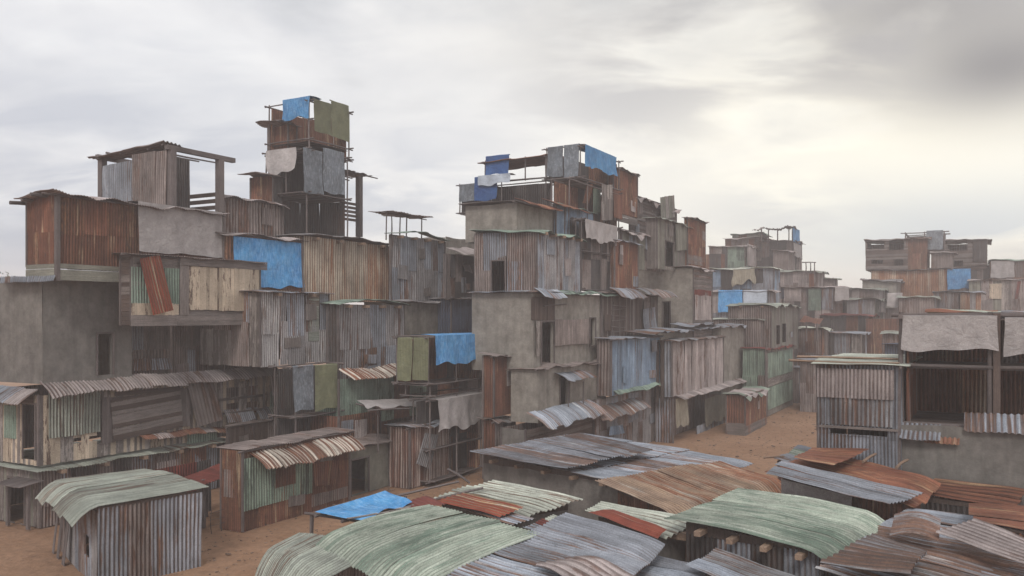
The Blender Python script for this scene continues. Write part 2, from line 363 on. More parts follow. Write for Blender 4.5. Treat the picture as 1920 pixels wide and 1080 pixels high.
        P = P00 + SS[..., None] * e + TT[..., None] * f + n * (.02 * np.sin(SS * 1.1 + r * 9) * np.sin(TT * .9 + r * 5))[..., None]
        P[:, -1, 2] += .03 * np.sin(S * 2.3 + r * 8) + .02 * np.sin(S * 6.1)
        cs = (S[:-1] + S[1:]) / 2; ct = (T[:-1] + T[1:]) / 2; CS, CT = np.meshgrid(cs, ct, indexing='ij'); mask = np.ones(CS.shape, bool)
        for h in holes: mask &= ~((CS > h[0]) & (CS < h[2]) & (CT > h[1]) & (CT < h[3]))
        s.grid(P, np.stack([SS + r * 37, TT, np.full_like(SS, r)], -1), mat, mask)
        for h in holes:
            c = [(h[0], h[1]), (h[2], h[1]), (h[2], h[3]), (h[0], h[3])]
            for k in range(4):
                p, q = c[k], c[(k + 1) % 4]
                A, B = P00 + e * p[0] + f * p[1], P00 + e * q[0] + f * q[1]
                s.add([A, B, B - n * thick, A - n * thick], [(p[0], p[1], r), (q[0], q[1], r), (q[0] + .2, q[1], r), (p[0] + .2, p[1], r)], [[0, 1, 2, 3]], mat)
    def cover(s, Q, spec, holes=(), **k):
        """spec: kind:mat,mat ..., kind = corr hcorr plank hplank conc mix"""
        kind, ms = spec.split(':'); ms = ms.split(',')
        P00, P10, P11, P01 = (np.array(x, float) for x in Q); Wd = np.linalg.norm(P10 - P00); H = np.linalg.norm(P01 - P00)
        rq = (P10, P11, P01, P00); rh = [(h[1], Wd - h[2], h[3], Wd - h[0]) for h in holes]
        if kind == 'corr': s.sheets(Q, ms, holes=holes, **k)
        elif kind == 'hcorr': s.sheets(rq, ms, holes=rh, **k)
        elif kind == 'plank': s.boards(Q, ms, holes=holes)
        elif kind == 'hplank': s.boards(rq, ms, holes=rh)
        elif kind == 'conc': s.slab(Q, ms[0], holes)
        elif kind == 'mix':
            e = (P10 - P00) / Wd; x = 0
            while x < Wd - .05:
                w = min(s.r.uniform(.45, 1.3), Wd - x)
                if Wd - x - w < .35: w = Wd - x
                zs = [0, H] if H < 1.6 or s.r.random() < .35 else [0, H * s.r.uniform(.35, .65), H]
                for j in range(len(zs) - 1):
                    f = (P01 - P00) / H; z0, z1 = zs[j], zs[j + 1]
                    q = (P00 + e * x + f * z0, P00 + e * (x + w) + f * z0, P00 + e * (x + w) + f * z1, P00 + e * x + f * z1)
                    m = s.r.choice(ms); hh = [(h[0] - x, h[1] - z0, h[2] - x, h[3] - z0) for h in holes if h[2] > x and h[0] < x + w and h[3] > z0 and h[1] < z1]
                    n_ = np.cross(e, f); o_ = n_ * s.r.uniform(0, .05); k_ = e * s.r.uniform(-.02, .02) * (z1 - z0)
                    q = (q[0] + o_, q[1] + o_, q[2] + o_ + k_, q[3] + o_ + k_)
                    if KIND[m] == 'wood': s.boards(q, m, holes=hh, ragged=.08)
                    else: s.sheets(q, m, holes=hh, ragged=.08, warp=.03)
                x += w
    def clothq(s, Q, mat, fold=0, back=None, wav=.05, nu=28, nv=16, rag=.08, sag=0):
        P00, P10, P11, P01 = (np.array(x, float) for x in Q)
        Wd = np.linalg.norm(P10 - P00); H = np.linalg.norm(P01 - P00); n = np.cross(P10 - P00, P01 - P00); n /= np.linalg.norm(n)
        ph = s.q.rand(8) * 6.28; r = s.r.random(); uu, vv = np.meshgrid(np.linspace(0, 1, nu), np.linspace(0, 1, nv), indexing='ij')
        SS, TT = uu * Wd, vv * H; U_, V_ = uu[..., None], vv[..., None]
        low = rag * (np.sin(SS * 2.1 + ph[0]) + .6 * np.sin(SS * 4.9 + ph[1])) * (1 - vv) ** 1
        P = (1 - U_) * (1 - V_) * P00 + U_ * (1 - V_) * P10 + U_ * V_ * P11 + (1 - U_) * V_ * P01
        fall = (1 - vv * .85)
        D = wav * fall * (np.sin(SS * 3.3 + ph[2] + .4 * TT) + .6 * np.sin(SS * 6.7 + ph[3] - .5 * TT)) + wav * .5 * np.sin(TT * 2.2 + ph[4] + SS) * (1 - vv ** 3)
        D -= wav * .9 * fall * (np.abs(np.sin(SS * 2.3 + TT * 1.1 + ph[6])) + .7 * np.abs(np.sin(SS * 1.3 - TT * 2.1 + ph[7]))) - wav
        D += .10 * fall * fall
        f = (P01 - P00) / H; e = (P10 - P00) / Wd
        P = P + n * D[..., None] + f * low[..., None] + e * (rag * .8 * np.sin(TT * 2.5 + ph[5]) * (1 - vv) * (2 * uu - 1))[..., None]
        if sag: P[..., 2] -= sag * np.sin(uu * math.pi) * np.sin(vv * math.pi)
        s.grid(P, np.stack([SS + r * 20, TT + r * 9, np.full_like(SS, r)], -1), mat)
        if fold:
            k = 6; t = np.linspace(0, 1, k); B = np.zeros((nu, k, 3)); A = np.zeros((nu, k, 3)); bk = -n if back is None else np.array(back, float)
            for j in range(k):
                B[:, j] = P[:, -1] + bk * fold * t[j] + np.outer(.04 * math.sin(t[j] * 3.1) + .02 * np.sin(SS[:, 0] * 5 + ph[6]) * t[j], [0, 0, 1])
                A[:, j, 0] = SS[:, 0] + r * 20; A[:, j, 1] = H + r * 9 + fold * t[j]; A[:, j, 2] = r
            s.grid(B, A, mat)
    def build(s, name, parent=None, base=None, smooth=True):
        if not s.v: return None
        Vt = np.concatenate(s.v); off = np.array(root_of(parent).location if parent is not None else (base if base is not None else (Vt.min(0) + Vt.max(0)) / 2 * [1, 1, 0] + [0, 0, Vt[:, 2].min()]), float)
        me = bpy.data.meshes.new(name); Fc = np.concatenate(s.f)
        me.vertices.add(len(Vt)); me.vertices.foreach_set('co', (Vt - off).astype(np.float32).ravel())
        me.loops.add(Fc.size); me.loops.foreach_set('vertex_index', Fc.astype(np.int32).ravel())
        me.polygons.add(len(Fc)); me.polygons.foreach_set('loop_start', np.arange(0, Fc.size, 4, dtype=np.int32))
        me.polygons.foreach_set('loop_total', np.full(len(Fc), 4, np.int32))
        me.polygons.foreach_set('material_index', np.concatenate(s.m).astype(np.int32))
        if smooth: me.polygons.foreach_set('use_smooth', np.ones(len(Fc), bool))
        me.update(calc_edges=True)
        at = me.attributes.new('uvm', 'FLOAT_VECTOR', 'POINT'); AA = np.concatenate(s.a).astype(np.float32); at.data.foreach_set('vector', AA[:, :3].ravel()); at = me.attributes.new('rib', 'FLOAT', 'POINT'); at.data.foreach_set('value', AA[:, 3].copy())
        for m_ in s.mats: me.materials.append(MAT[m_])
        o = bpy.data.objects.new(name, me); scn.collection.objects.link(o)
        if parent is not None: o.parent = parent
        else: o.location = off
        return o
def root_of(o):
    while o.parent is not None: o = o.parent
    return o
def tag(o, label, cat, group=None, kind=None):
    if label: o['label'] = label
    if cat: o['category'] = cat
    if group: o['group'] = group
    if kind: o['kind'] = kind
    return o
def empty(name, loc, label, cat, group=None):
    o = bpy.data.objects.new(name, None); o.location = loc; o.empty_display_size = .3; scn.collection.objects.link(o)
    return tag(o, label, cat, group)

# ---------------------------------------------------------------- shacks and their fittings
class G: pass
def geom(xl, xc, xr, yt, yb, b=None, Y=None, depth=3.5, length=4.0):
    g = G()
    if b is None: b = at_y(xc, HY, Y).dot(V)
    if Y is None: Y = on_b(xc, HY, b).y
    c = at_y(xc, HY, Y); g.a0 = c.dot(U); g.b0 = b; g.Y = Y
    g.z1 = CAMZ + (HY - yt) * Y / F; g.z0 = 0.0 if yb == 'g' else CAMZ + (HY - yb) * Y / F
    g.b1 = on_a(xl, HY, g.a0).dot(V) if xl is not None and xl < xc - 1 else b + depth
    g.a1 = on_b(xr, HY, b).dot(U) if xr is not None and xr > xc + 1 and xr < 1700 else g.a0 + length
    if not 0 < g.a1 - g.a0 < 40: g.a1 = g.a0 + length
    return g
def fpt(g, face, x, y, off=0.0):
    """the point of a face (or of a plane `off` metres in front of it) seen at a spot of the photograph"""
    return on_b(x, y, g.b0 - off) if face == 'f' else on_a(x, y, g.a0 - off)
def st(g, face, p):
    return (p.dot(U) - g.a0, p.z - g.z0) if face == 'f' else (g.b1 - p.dot(V), p.z - g.z0)
def rect(g, face, x0, y0, x1, y1, off=0.0):
    """upright rectangle on a face: heights read at its left edge"""
    p = fpt(g, face, x0, y0, off); q = fpt(g, face, x0, y1, off); r_ = fpt(g, face, x1, HY, off)
    zt, zb = p.z, q.z
    return (Vector((p.x, p.y, zb)), Vector((r_.x, r_.y, zb)), Vector((r_.x, r_.y, zt)), Vector((p.x, p.y, zt)))
def patch(root, g, face, pts, spec, off=.05, name='patch_sheet', key='', label=None, **k):
    """a sheet or board panel nailed on a face. pts = (x0,y0,x1,y1) or four (x,y): bottom left, bottom right, top right, top left"""
    mb = MB(str(pts) + spec + key)
    Q = rect(g, face, *pts, off) if len(pts) == 4 and not isinstance(pts[0], tuple) else [fpt(g, face, x, y, off) for x, y in pts]
    mb.cover(Q, spec, **k)
    o = mb.build(name, root)
    if label: o['label'] = label
    return o
def awning(root, g, face, x0, x1, y, out, drop, mat, name='awning', off=.02, droop=.12, warp=.035, pitch=.13, amp=.025, y2=None, skew=0, pw=.9, pl=3):
    a, b_ = fpt(g, face, x0, y, off), fpt(g, face, x1, y if y2 is None else y2, off)
    if y2 is None: b_.z = a.z
    n = -V if face == 'f' else -U; e = (b_ - a).normalized()
    mb = MB('aw' + str((x0, x1, y)))
    mb.sheets((a + n * out - Z * drop + e * skew, b_ + n * out - Z * drop + e * skew, b_, a), mat, pitch=pitch, amp=amp, pw=pw, pl=pl, warp=warp, droop=droop, dvar=.45, dlen=min(.8, out * .8), ragged=.12, row=.2)
    return mb.build(name, root)
def frame_of(root, g, face, h, kind, sill=True, mat='post'):
    """timber round an opening; h in metres on the face"""
    mb = MB(str(h)); w = .07
    o, e = (W3(g.a0, g.b0, g.z0), U) if face == 'f' else (W3(g.a0, g.b1, g.z0), -V)
    n = -V if face == 'f' else -U; o = o + n * .035
    def bar(s0, t0, s1, t1): mb.box(o + e * s0 + Z * t0, e * (s1 - s0), n * .05, Z * (t1 - t0), mat, along=2 if t1 - t0 > s1 - s0 else 0)
    bar(h[0] - w, h[1], h[0], h[3] + w); bar(h[2], h[1], h[2] + w, h[3] + w); bar(h[0], h[3], h[2], h[3] + w)
    if kind != 'door': bar(h[0] - w, h[1] - w, h[2] + w, h[1])
    f = mb.build('door_frame' if kind == 'door' else 'window_frame', root)
    if kind == 'grid':
        mb = MB('g' + str(h)); m_ = (h[0] + h[2]) / 2; z_ = (h[1] + h[3]) / 2
        bar(m_ - .04, h[1], m_ + .04, h[3]); bar(h[0], z_ - .04, h[2], z_ + .04); mb.build('window_bars', f)
SH = 'stacked tin and plank shacks'
def block(label, xl, xc, xr, yt, yb, b=None, e='corr:grey', f='corr:grey', roof='zinc', Y=None, depth=3.5, length=4.0, oh=.3, ohe=None, rdir='w',
          tilt=0.0, holes=(), patches=(), awn=(), beams=0, bside='f', name='shack', cat='shack', group=SH, droop=.05, rwarp=.03, pitch=.14, low=0, ckw=None, posts=True, auto=None, rarch=0, bm='beam'):
    g = geom(xl, xc, xr, yt, yb, b, Y, depth, length); g.z0 -= low if yb != 'g' else 0
    root = empty(name, W3(g.a0, g.b0, g.z0), label, cat, group); g.root = root; key = label
    A, B, H = g.a1 - g.a0, g.b1 - g.b0, g.z1 - g.z0
    hs = {'f': [], 'e': []}
    for h in holes:
        face, x0, y0, x1, y1, kd = h; p = fpt(g, face, x0, y0); q = fpt(g, face, x0, y1); r_ = fpt(g, face, x1, y0)
        (s0, t1), (_, t0), (s1, _) = st(g, face, p), st(g, face, q), st(g, face, r_)
        hh = (s0, max(t0, .02), s1, min(t1, H - .03)); hs[face].append(hh)
        if kd != 'gap': frame_of(root, g, face, hh, kd)
    fq = (W3(g.a0, g.b0, g.z0), W3(g.a1, g.b0, g.z0), W3(g.a1, g.b0, g.z1), W3(g.a0, g.b0, g.z1))
    eq = (W3(g.a0, g.b1, g.z0), W3(g.a0, g.b0, g.z0), W3(g.a0, g.b0, g.z1), W3(g.a0, g.b1, g.z1))
    ck = dict(pitch=pitch) if g.Y < 75 else dict(pitch=.16, amp=.026, spw=4)
    if 36 < g.Y < 75 and pitch == .14: ck = dict(pitch=.19, amp=.042)
    if ckw: ck.update(ckw)
    for q, sp_, fc in ((fq, f, 'f'), (eq, e, 'e')):
        if sp_ is None: continue
        mb = MB(key + fc); mb.cover(q, sp_, holes=hs[fc], **(ck if 'corr' in sp_ else {})); mb.build('wall', root)
    mb = MB(key + 'r'); f_ = f or ''; rm = 'conc' if 'conc' in f_ else 'brown'
    for q in ((W3(g.a1, g.b0, g.z0), W3(g.a1, g.b1, g.z0), W3(g.a1, g.b1, g.z1), W3(g.a1, g.b0, g.z1)), (W3(g.a1, g.b1, g.z0), W3(g.a0, g.b1, g.z0), W3(g.a0, g.b1, g.z1), W3(g.a1, g.b1, g.z1))):
        if rm == 'conc': mb.slab(q, rm)
        else: mb.sheets(q, rm, pitch=.2, amp=.02, spw=4, row=1.5)
    mb.build('rear_wall', root)
    if posts and 'conc' not in f_:
        for k_, (a, b_) in enumerate(((g.a0, g.b0), (g.a1, g.b0), (g.a0, g.b1))):
            mb = MB(key + 'p%d' % k_); p = W3(a - .05, b_ - .05, g.z0); mb.box(p, U * .09, V * .09, Z * (H + .02), 'post')
            mb.build('corner_post', root)
    if roof:
        ohe = oh if ohe is None else ohe; z = g.z1 + .07
        c = [W3(g.a0 - ohe, g.b0 - oh, z - tilt * oh), W3(g.a1 + .15, g.b0 - oh, z - tilt * oh), W3(g.a1 + .15, g.b1 + .15, z + tilt * B), W3(g.a0 - ohe, g.b1 + .15, z + tilt * B)]
        mb = MB(key + 'roof'); kw = dict(pitch=.13, amp=.024, warp=rwarp, ragged=.12, droop=droop, dlen=.7, pw=.9, pl=2.6, row=.35, arch=rarch)
        if g.Y > 75: kw.update(pitch=.2, spw=4)
        if rdir == 'w': mb.sheets(c, roof, **kw)
        elif rdir == 'u': mb.sheets((c[3], c[0], c[1], c[2]), roof, **kw)
        elif rdir == 'slab': mb.slab(c, 'conc')
        mb.build('roof', root)
        if not (rdir == 'w' and beams):
            mb = MB(key + 'purl'); mb.pole(W3(g.a0 - ohe - .2, g.b0 - .08, g.z1 - .01), W3(g.a1 + .2, g.b0 - .08, g.z1 - .01), .045, 'post'); mb.build('roof_pole', root)
        for i in range(beams):
            mb = MB(key + 'b%d' % i)
            if bside == 'f': mb.box(W3(g.a0 + A * (i + .35) / beams, g.b0 - oh * 1.05 - .08, g.z1 - .16), U * .2, V * (oh + .38), Z * .15, bm, along=1)
            else: mb.box(W3(g.a0 - ohe * 1.05, g.b0 + B * (i + .35) / beams, g.z1 - .11), V * .16, U * (ohe + .3), Z * .13, bm, along=1)
            mb.build('beam', root)
    for p in patches:
        n_ = 2 if isinstance(p[1], tuple) else 5
        patch(root, g, p[0], p[1] if n_ == 2 else p[1:5], p[n_], **(p[n_ + 1] if len(p) > n_ + 1 else {}))
    if auto is None: auto = g.Y < 80 and not any(q in (f or 'conc') for q in ('conc', 'beige', 'blue:', 'stripe', 'pinkgrey'))
    if auto:       # odd sheets nailed over holes
        r_ = rng_of(key + 'auto'); pal = [m_ for m_ in f.split(':')[1].split(',')] + ['brown', 'bluegrey', 'pinkgrey', 'woodgrey']
        for i in range(r_.randint(1, 3) if A > 3 else 1):
            w_, h_ = r_.uniform(.5, 1.2), r_.uniform(.4, 1.0)
            if A < w_ + .4 or H < h_ + .6: continue
            s0, t0 = r_.uniform(.1, A - w_ - .1), r_.uniform(.2, H - h_ - .2)
            if any(h[0] - .2 < s0 + w_ and h[2] + .2 > s0 and h[1] - .2 < t0 + h_ and h[3] + .2 > t0 for h in hs['f']): continue
            m_ = r_.choice(pal); o_ = W3(g.a0 + s0, g.b0 - .07 - .015 * i, g.z0 + t0); k_ = r_.uniform(-.09, .09); e_ = U + Z * k_; u_ = Z - U * k_
            mb = MB(key + 'ap%d' % i); q = (o_, o_ + e_ * w_, o_ + e_ * w_ + u_ * h_, o_ + u_ * h_)
            mb.boards(q, m_) if KIND[m_] == 'wood' else mb.sheets(q, m_, pl=3, pw=2); mb.build('patch_sheet', root)
    for w_ in awn: awning(root, g, *w_[:-1], **w_[-1]) if isinstance(w_[-1], dict) else awning(root, g, *w_)
    return g
def tarp(label, g, face, x0, y0, x1, y1, mat, fold=.4, off=.08, name='tarp', cat='tarp', group='tarps and mats hanging from the shacks', wav=.05, rag=.07, x0b=None, x1b=None):
    Q = list(rect(g, face, x0, y0, x1, y1, off)); mb = MB(label)
    mb.clothq(Q, mat, fold, wav=wav, rag=rag)
    return tag(mb.build(name), label, cat, group)
def mat_(label, g, face, x0, y0, x1, y1, mat, **k):
    k.setdefault('fold', .15); k.setdefault('wav', .03); k.setdefault('rag', .05)
    return tarp(label, g, face, x0, y0, x1, y1, mat, name='hanging_mat', cat='mat', **k)
def leaner(label, g, face, pts, spec, off=.15, name='leaning_sheet', cat='metal sheet', **k):
    mb = MB(label); mb.cover([fpt(g, face, x, y, off if i < 2 else off * .4) for i, (x, y) in enumerate(pts)], spec, **k)
    return tag(mb.build(name), label, cat, 'loose sheets about the shacks')
def loose(label, pts, mat, name='roof_sheet', cat='metal sheet', group='loose sheets about the shacks', **k):
    """a loose sheet lying on a roof; pts = four (x, y, height): ridges run from the 1st to the 4th"""
    mb = MB(label); k.setdefault('pitch', .12); k.setdefault('amp', .02); k.setdefault('warp', .03); k.setdefault('row', .25)
    mb.sheets([on_z(*p) for p in pts], mat, **k)
    return tag(mb.build(name), label, cat, group)
def scaffold(label, xl, xc, xr, ys, b=None, Y=None, back='corr:dark', roof=None, depth=3.0, length=3.0, over=.35, floor=True, endback=None, mids=(1, 1), group='open pole frames', rad=.05, sides='fe', rails=True):
    g = geom(xl, xc, xr, ys[0], ys[-1], b, Y, depth, length); root = empty('scaffold', W3(g.a0, g.b0, g.z0), label, 'scaffold', group); g.root = root
    A, B = g.a1 - g.a0, g.b1 - g.b0; zs = [CAMZ + (HY - y) * g.Y / F for y in ys]; zs[-1] = g.z0; k = 0
    pts = [(g.a0, g.b0), (g.a1, g.b0), (g.a0, g.b1)]
    for i in range(mids[0]): pts.append((g.a0 + A * (i + 1) / (mids[0] + 1), g.b0))
    for i in range(mids[1]): pts.append((g.a0, g.b0 + B * (i + 1) / (mids[1] + 1)))
    for (a, b_) in pts:
        mb = MB(label + 'p%d' % k); k += 1; mb.pole(W3(a, b_, g.z0), W3(a, b_, g.z1 + .15), rad, 'post'); mb.build('post', root)
    for i, z in enumerate(zs):
        if not rails and i: break
        for (p, q) in ((W3(g.a0 - over, g.b0, z), W3(g.a1 + over, g.b0, z + .03)), (W3(g.a0, g.b0 - over, z + .07), W3(g.a0, g.b1 + over, z + .05)), (W3(g.a1, g.b0 - over, z + .07), W3(g.a1, g.b1 + over * .4, z + .05)), (W3(g.a0 - over, g.b1, z), W3(g.a1 + over, g.b1, z + .03))):
            mb = MB(label + 'r%d' % k); k += 1; mb.pole(p, q, rad * .9, 'post', bend=.05); mb.build('rail', root)
        if floor and i:
            mb = MB(label + 'fl%d' % i); mb.boards((W3(g.a0, g.b0 + .1, z - .05), W3(g.a1, g.b0 + .1, z - .05), W3(g.a1, g.b1, z - .05), W3(g.a0, g.b1, z - .05)), ['woodbrown', 'post'], bw=.22); mb.build('floor_boards', root)
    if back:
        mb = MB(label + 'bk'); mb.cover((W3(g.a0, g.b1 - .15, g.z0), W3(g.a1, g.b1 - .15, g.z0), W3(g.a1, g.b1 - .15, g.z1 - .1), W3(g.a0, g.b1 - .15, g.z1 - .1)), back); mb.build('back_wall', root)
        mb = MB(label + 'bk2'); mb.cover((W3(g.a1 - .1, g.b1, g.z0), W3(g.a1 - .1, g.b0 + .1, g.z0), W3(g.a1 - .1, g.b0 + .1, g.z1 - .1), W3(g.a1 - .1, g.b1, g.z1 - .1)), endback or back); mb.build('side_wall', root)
    if roof:
        mb = MB(label + 'rf'); z = g.z1 + .1
        mb.sheets((W3(g.a0 - .2, g.b0 - .2, z), W3(g.a1 + .2, g.b0 - .2, z), W3(g.a1 + .2, g.b1 + .2, z), W3(g.a0 - .2, g.b1 + .2, z)), roof, warp=.05, ragged=.15, droop=.06, pitch=.13, amp=.024); mb.build('roof', root)
    return g
def hut(label, Lp, Fp, Rp, Bp, roof, wall='corr:grey', inset=.35, base=0.0, beams=0, name='hut', droop=.1, dlen=.8, rwarp=.05, pl=2.8, pitch=.12, amp=.024, pw=.9, patches=(), bm='beam', inr=None, group='low huts in the foreground', rd='w', dvar=1.0, arch=0, archt=0, wallR=None, holes=((), ()), ins=None):
    """low hut given by the four corners of its roof: left, front, right, back, each (x, y, height). Ridges run left -> front."""
    C = [on_z(*p) if len(p) == 3 else p for p in (Lp, Fp, Rp, Bp)]; cen = sum(C, Vector()) / 4
    root = empty(name, Vector((cen.x, cen.y, base)), label, 'hut', group)
    mb = MB(label + 'roof'); mb.sheets((C[1], C[2], C[3], C[0]) if rd == 'w' else (C[0], C[1], C[2], C[3]), roof, dvar=dvar, arch=arch, archt=archt, pitch=pitch, amp=amp, pw=pw, pl=pl, warp=rwarp, ragged=.18, droop=droop, dlen=dlen, row=.25, lift=.012, spw=7); ro = mb.build('roof', root)
    I = []
    for c in C:
        d = Vector((cen.x - c.x, cen.y - c.y, 0)); I.append(c + d.normalized() * inset * 1.3)
    if ins:      # overhang past the left-front end and along the near edge given apart
        eu = (C[2] - C[1]); eu.z = 0; eu.normalize(); ew = (C[0] - C[1]); ew.z = 0; ew.normalize()
        I = [C[0] + eu * ins[0] - ew * .2, C[1] + eu * ins[0] + ew * ins[1], C[2] - eu * .1 + ew * ins[1], C[3] - eu * .1 - ew * .2]
    for i, sp_ in ((0, wall), (1, wallR or wall)):
        p, q = I[i], I[i + 1]; zt = min(p.z, q.z) - .12
        Q = (Vector((p.x, p.y, base)), Vector((q.x, q.y, base)), Vector((q.x, q.y, zt)), Vector((p.x, p.y, zt)))
        mb = MB(label + str(i)); mb.cover(Q, sp_, holes=holes[i], **({} if 'corr' not in sp_ else dict(row=.6))); mb.build('wall', root)
        # gable piece up to the sloping eave
        mb = MB(label + 'g%d' % i); e = (Q[1] - Q[0]); mb.add([Q[3] + Vector((0, 0, -.02)), Q[2] + Vector((0, 0, -.02)), Vector((q.x, q.y, q.z - .05)), Vector((p.x, p.y, p.z - .05))], [(0, 0, .3), (1, 0, .3), (1, .2, .3), (0, .2, .3)], [[0, 1, 2, 3]], 'woodbrown'); mb.build('gable_board', root)
    mb = MB(label + 'rear')
    for i in (2, 3):
        p, q = I[i], I[(i + 1) % 4]; zt = min(p.z, q.z) - .1
        mb.sheets((Vector((p.x, p.y, base)), Vector((q.x, q.y, base)), Vector((q.x, q.y, zt)), Vector((p.x, p.y, zt))), 'brown', pitch=.2, spw=4, row=1.5)
    mb.build('rear_wall', root)
    d = (I[1] - I[0]); n = Vector((d.y, -d.x, 0)).normalized()
    if n.dot(I[0] - cen) < 0: n = -n
    for k in range(beams):
        p = I[0] + d * ((k + .5) / beams); mb = MB(label + 'bm%d' % k); dd = Vector((d.x, d.y, 0)).normalized()
        mb.box(Vector((p.x, p.y, p.z - .24)) - n * .3, dd * .17, n * (.3 + inset * 1.2), Z * .13, bm, along=1); mb.build('beam', root)
    g = G(); g.C = C; g.I = I; g.root = root; g.cen = cen
    return g
# ================================================================ the ground
def ground():
    mb = MB('ground'); xs = np.concatenate([[-260, -150], np.arange(-60, 121, 1.5), [200, 330]]); ys = np.concatenate([[-120, -40], np.arange(5, 131, 1.5), [240, 470]])
    X, Y = np.meshgrid(xs, ys, indexing='ij'); Zz = .05 * np.sin(X * .31 + Y * .2) * np.sin(Y * .27 - X * .1) + .03 * np.sin(X * 1.1 + 2) * np.sin(Y * .9) - .04
    mb.grid(np.stack([X, Y, Zz], -1), np.stack([X, Y, X * 0], -1), 'sand'); o = mb.build('ground', base=(0, 0, 0)); o['kind'] = 'structure'
    mb = MB('peb'); r = mb.r
    for i in range(5000):
        if i < 2500: a, b = r.uniform(40, 85), r.uniform(6, 17)
        else: a, b = r.uniform(12, 42), r.uniform(12, 26)
        p = W3(a, b, -.01); s = r.uniform(.012, .045) * (2.5 if r.random() < .06 else 1); an = r.uniform(0, 3.1); e = Vector((math.cos(an), math.sin(an), 0)); f = Vector((-math.sin(an), math.cos(an), 0))
        mb.box(p, e * s * r.uniform(1, 3), f * s, Z * s * .6 + e * s * .2, 'stone')
    tag(mb.build('pebbles', base=(0, 0, 0), smooth=False), 'small stones and chips strewn over the orange sand lane', 'pebbles', kind='stuff')
ground()

# ================================================================ left cluster
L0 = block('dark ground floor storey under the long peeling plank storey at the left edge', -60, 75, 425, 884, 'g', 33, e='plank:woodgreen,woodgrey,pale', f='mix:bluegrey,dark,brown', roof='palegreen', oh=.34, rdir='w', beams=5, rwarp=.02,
    patches=[('f', 330, 840, 386, 905, 'corr:rust')], holes=[('e', 18, 895, 48, 985, 'door')])
L1 = block('long plank storey with peeling cream boards and a pale wavy eave, at the left edge', -60, 72, 518, 742, 866, 33.1, e='plank:beige,pale,beige', f='plank:beige,pale', roof=None, low=.15,
    holes=[('e', 46, 757, 68, 860, 'door'), ('f', 426, 727, 447, 746, 'gap'), ('f', 464, 724, 484, 744, 'gap'), ('f', 426, 757, 447, 777, 'gap'), ('f', 464, 754, 484, 775, 'gap'), ('f', 186, 752, 191, 832, 'gap'), ('f', 138, 822, 152, 832, 'gap'), ('f', 170, 818, 186, 828, 'gap')],
    patches=[('f', 91, 738, 187, 822, 'corr:palegreen', dict(off=.12)), ('e', 7, 760, 29, 820, 'corr:green'),
             ('f', ((213, 828), (342, 800), (337, 728), (214, 752)), 'hplank:woodbrown,woodgrey', dict(off=.2, name='board_panel')),
             ('f', 191, 746, 215, 832, 'plank:post', dict(off=.14, name='board_panel')), ('f', 337, 728, 356, 800, 'plank:post', dict(off=.12, name='board_panel')),
             ('f', 215, 735, 337, 750, 'hplank:woodbrown', dict(off=.05, name='board_panel')),
             ('f', 408, 748, 492, 753, 'hplank:post', dict(off=.13, name='rail')), ('f', 412, 775, 490, 779, 'hplank:post', dict(off=.13, name='rail')),
             ('f', 448, 716, 462, 790, 'plank:pale', dict(off=.07, name='board_panel')), ('f', 351, 812, 407, 832, 'corr:green', dict(off=.06)), ('f', 506, 735, 514, 790, 'corr:green', dict(off=.1)),
             ('e', -20, 728, 62, 752, 'hplank:woodbrown', dict(name='board_panel'))])
awning(L1.root, L1, 'f', 76, 516, 718, .75, .34, 'pinkgrey', droop=.10, warp=.03, pitch=.16, amp=.035, y2=None)
awning(L1.root, L1, 'e', -60, 70, 722, .8, .40, ['zinc', 'pinkgrey'], droop=.06, warp=.03, pitch=.16, amp=.03)
awning(L1.root, L1, 'f', 256, 420, 815, .5, .10, ['rust', 'pinkgrey'], name='ledge_sheet', droop=.08, warp=.04, y2=799)
leaner('grey weathered board panel leaning askew beside the barred window of the long plank storey', L1, 'f', ((371, 800), (419, 786), (399, 709), (351, 720)), 'corr:brown', off=.45, name='board_sheet', pitch=.2, amp=.008)
awning(L1.root, L1, 'f', 418, 472, 772, .3, .3, 'bluegrey', name='small_awning', droop=.1, warp=.03)
awning(L1.root, L1, 'f', 478, 524, 766, .35, .35, ['bluegrey', 'palegreen'], name='small_awning', droop=.1, warp=.05)
L2 = block('bare grey cement block with one dark doorway at the left edge', -60, 80, 247, 524, 716, 33, e='conc:concdark', f='conc:concdark', roof='brown', oh=.12, droop=.02, rwarp=.04, low=.1,
    holes=[('f', 182, 626, 210, 704, 'door')])
loose_pts = None
leaner('bent tin sheet lying on top of the grey cement block at the left edge', L2, 'e', ((0, 530), (100, 527), (104, 517), (2, 519)), 'corr:bluegrey', off=.5)
L2b = block('shaded recessed room with a dark slot, right of the grey cement block', 247, 247, 420, 600, 712, 34.5, e=None, f='mix:brown,bluegrey,woodgrey', roof=None, length=8, low=.3, posts=False, holes=[('f', 252, 657, 312, 676, 'gap')])
leaner('blue grey corrugated sheet propped in the dark slot right of the cement block', L2b, 'f', ((250, 696), (322, 692), (316, 672), (252, 674)), 'corr:bluegrey', off=.4)
L2c = block('dark wood bay with pale flaking boards above the long wavy eave', 392, 418, 502, 600, 706, 33.2, e='plank:woodbrown', f='mix:pale,bluegrey,woodgrey,beige', roof=None, depth=1.3, low=.3,
    holes=[('f', 422, 672, 443, 692, 'window')], patches=[('f', 417, 642, 446, 670, 'plank:beige,pale')])
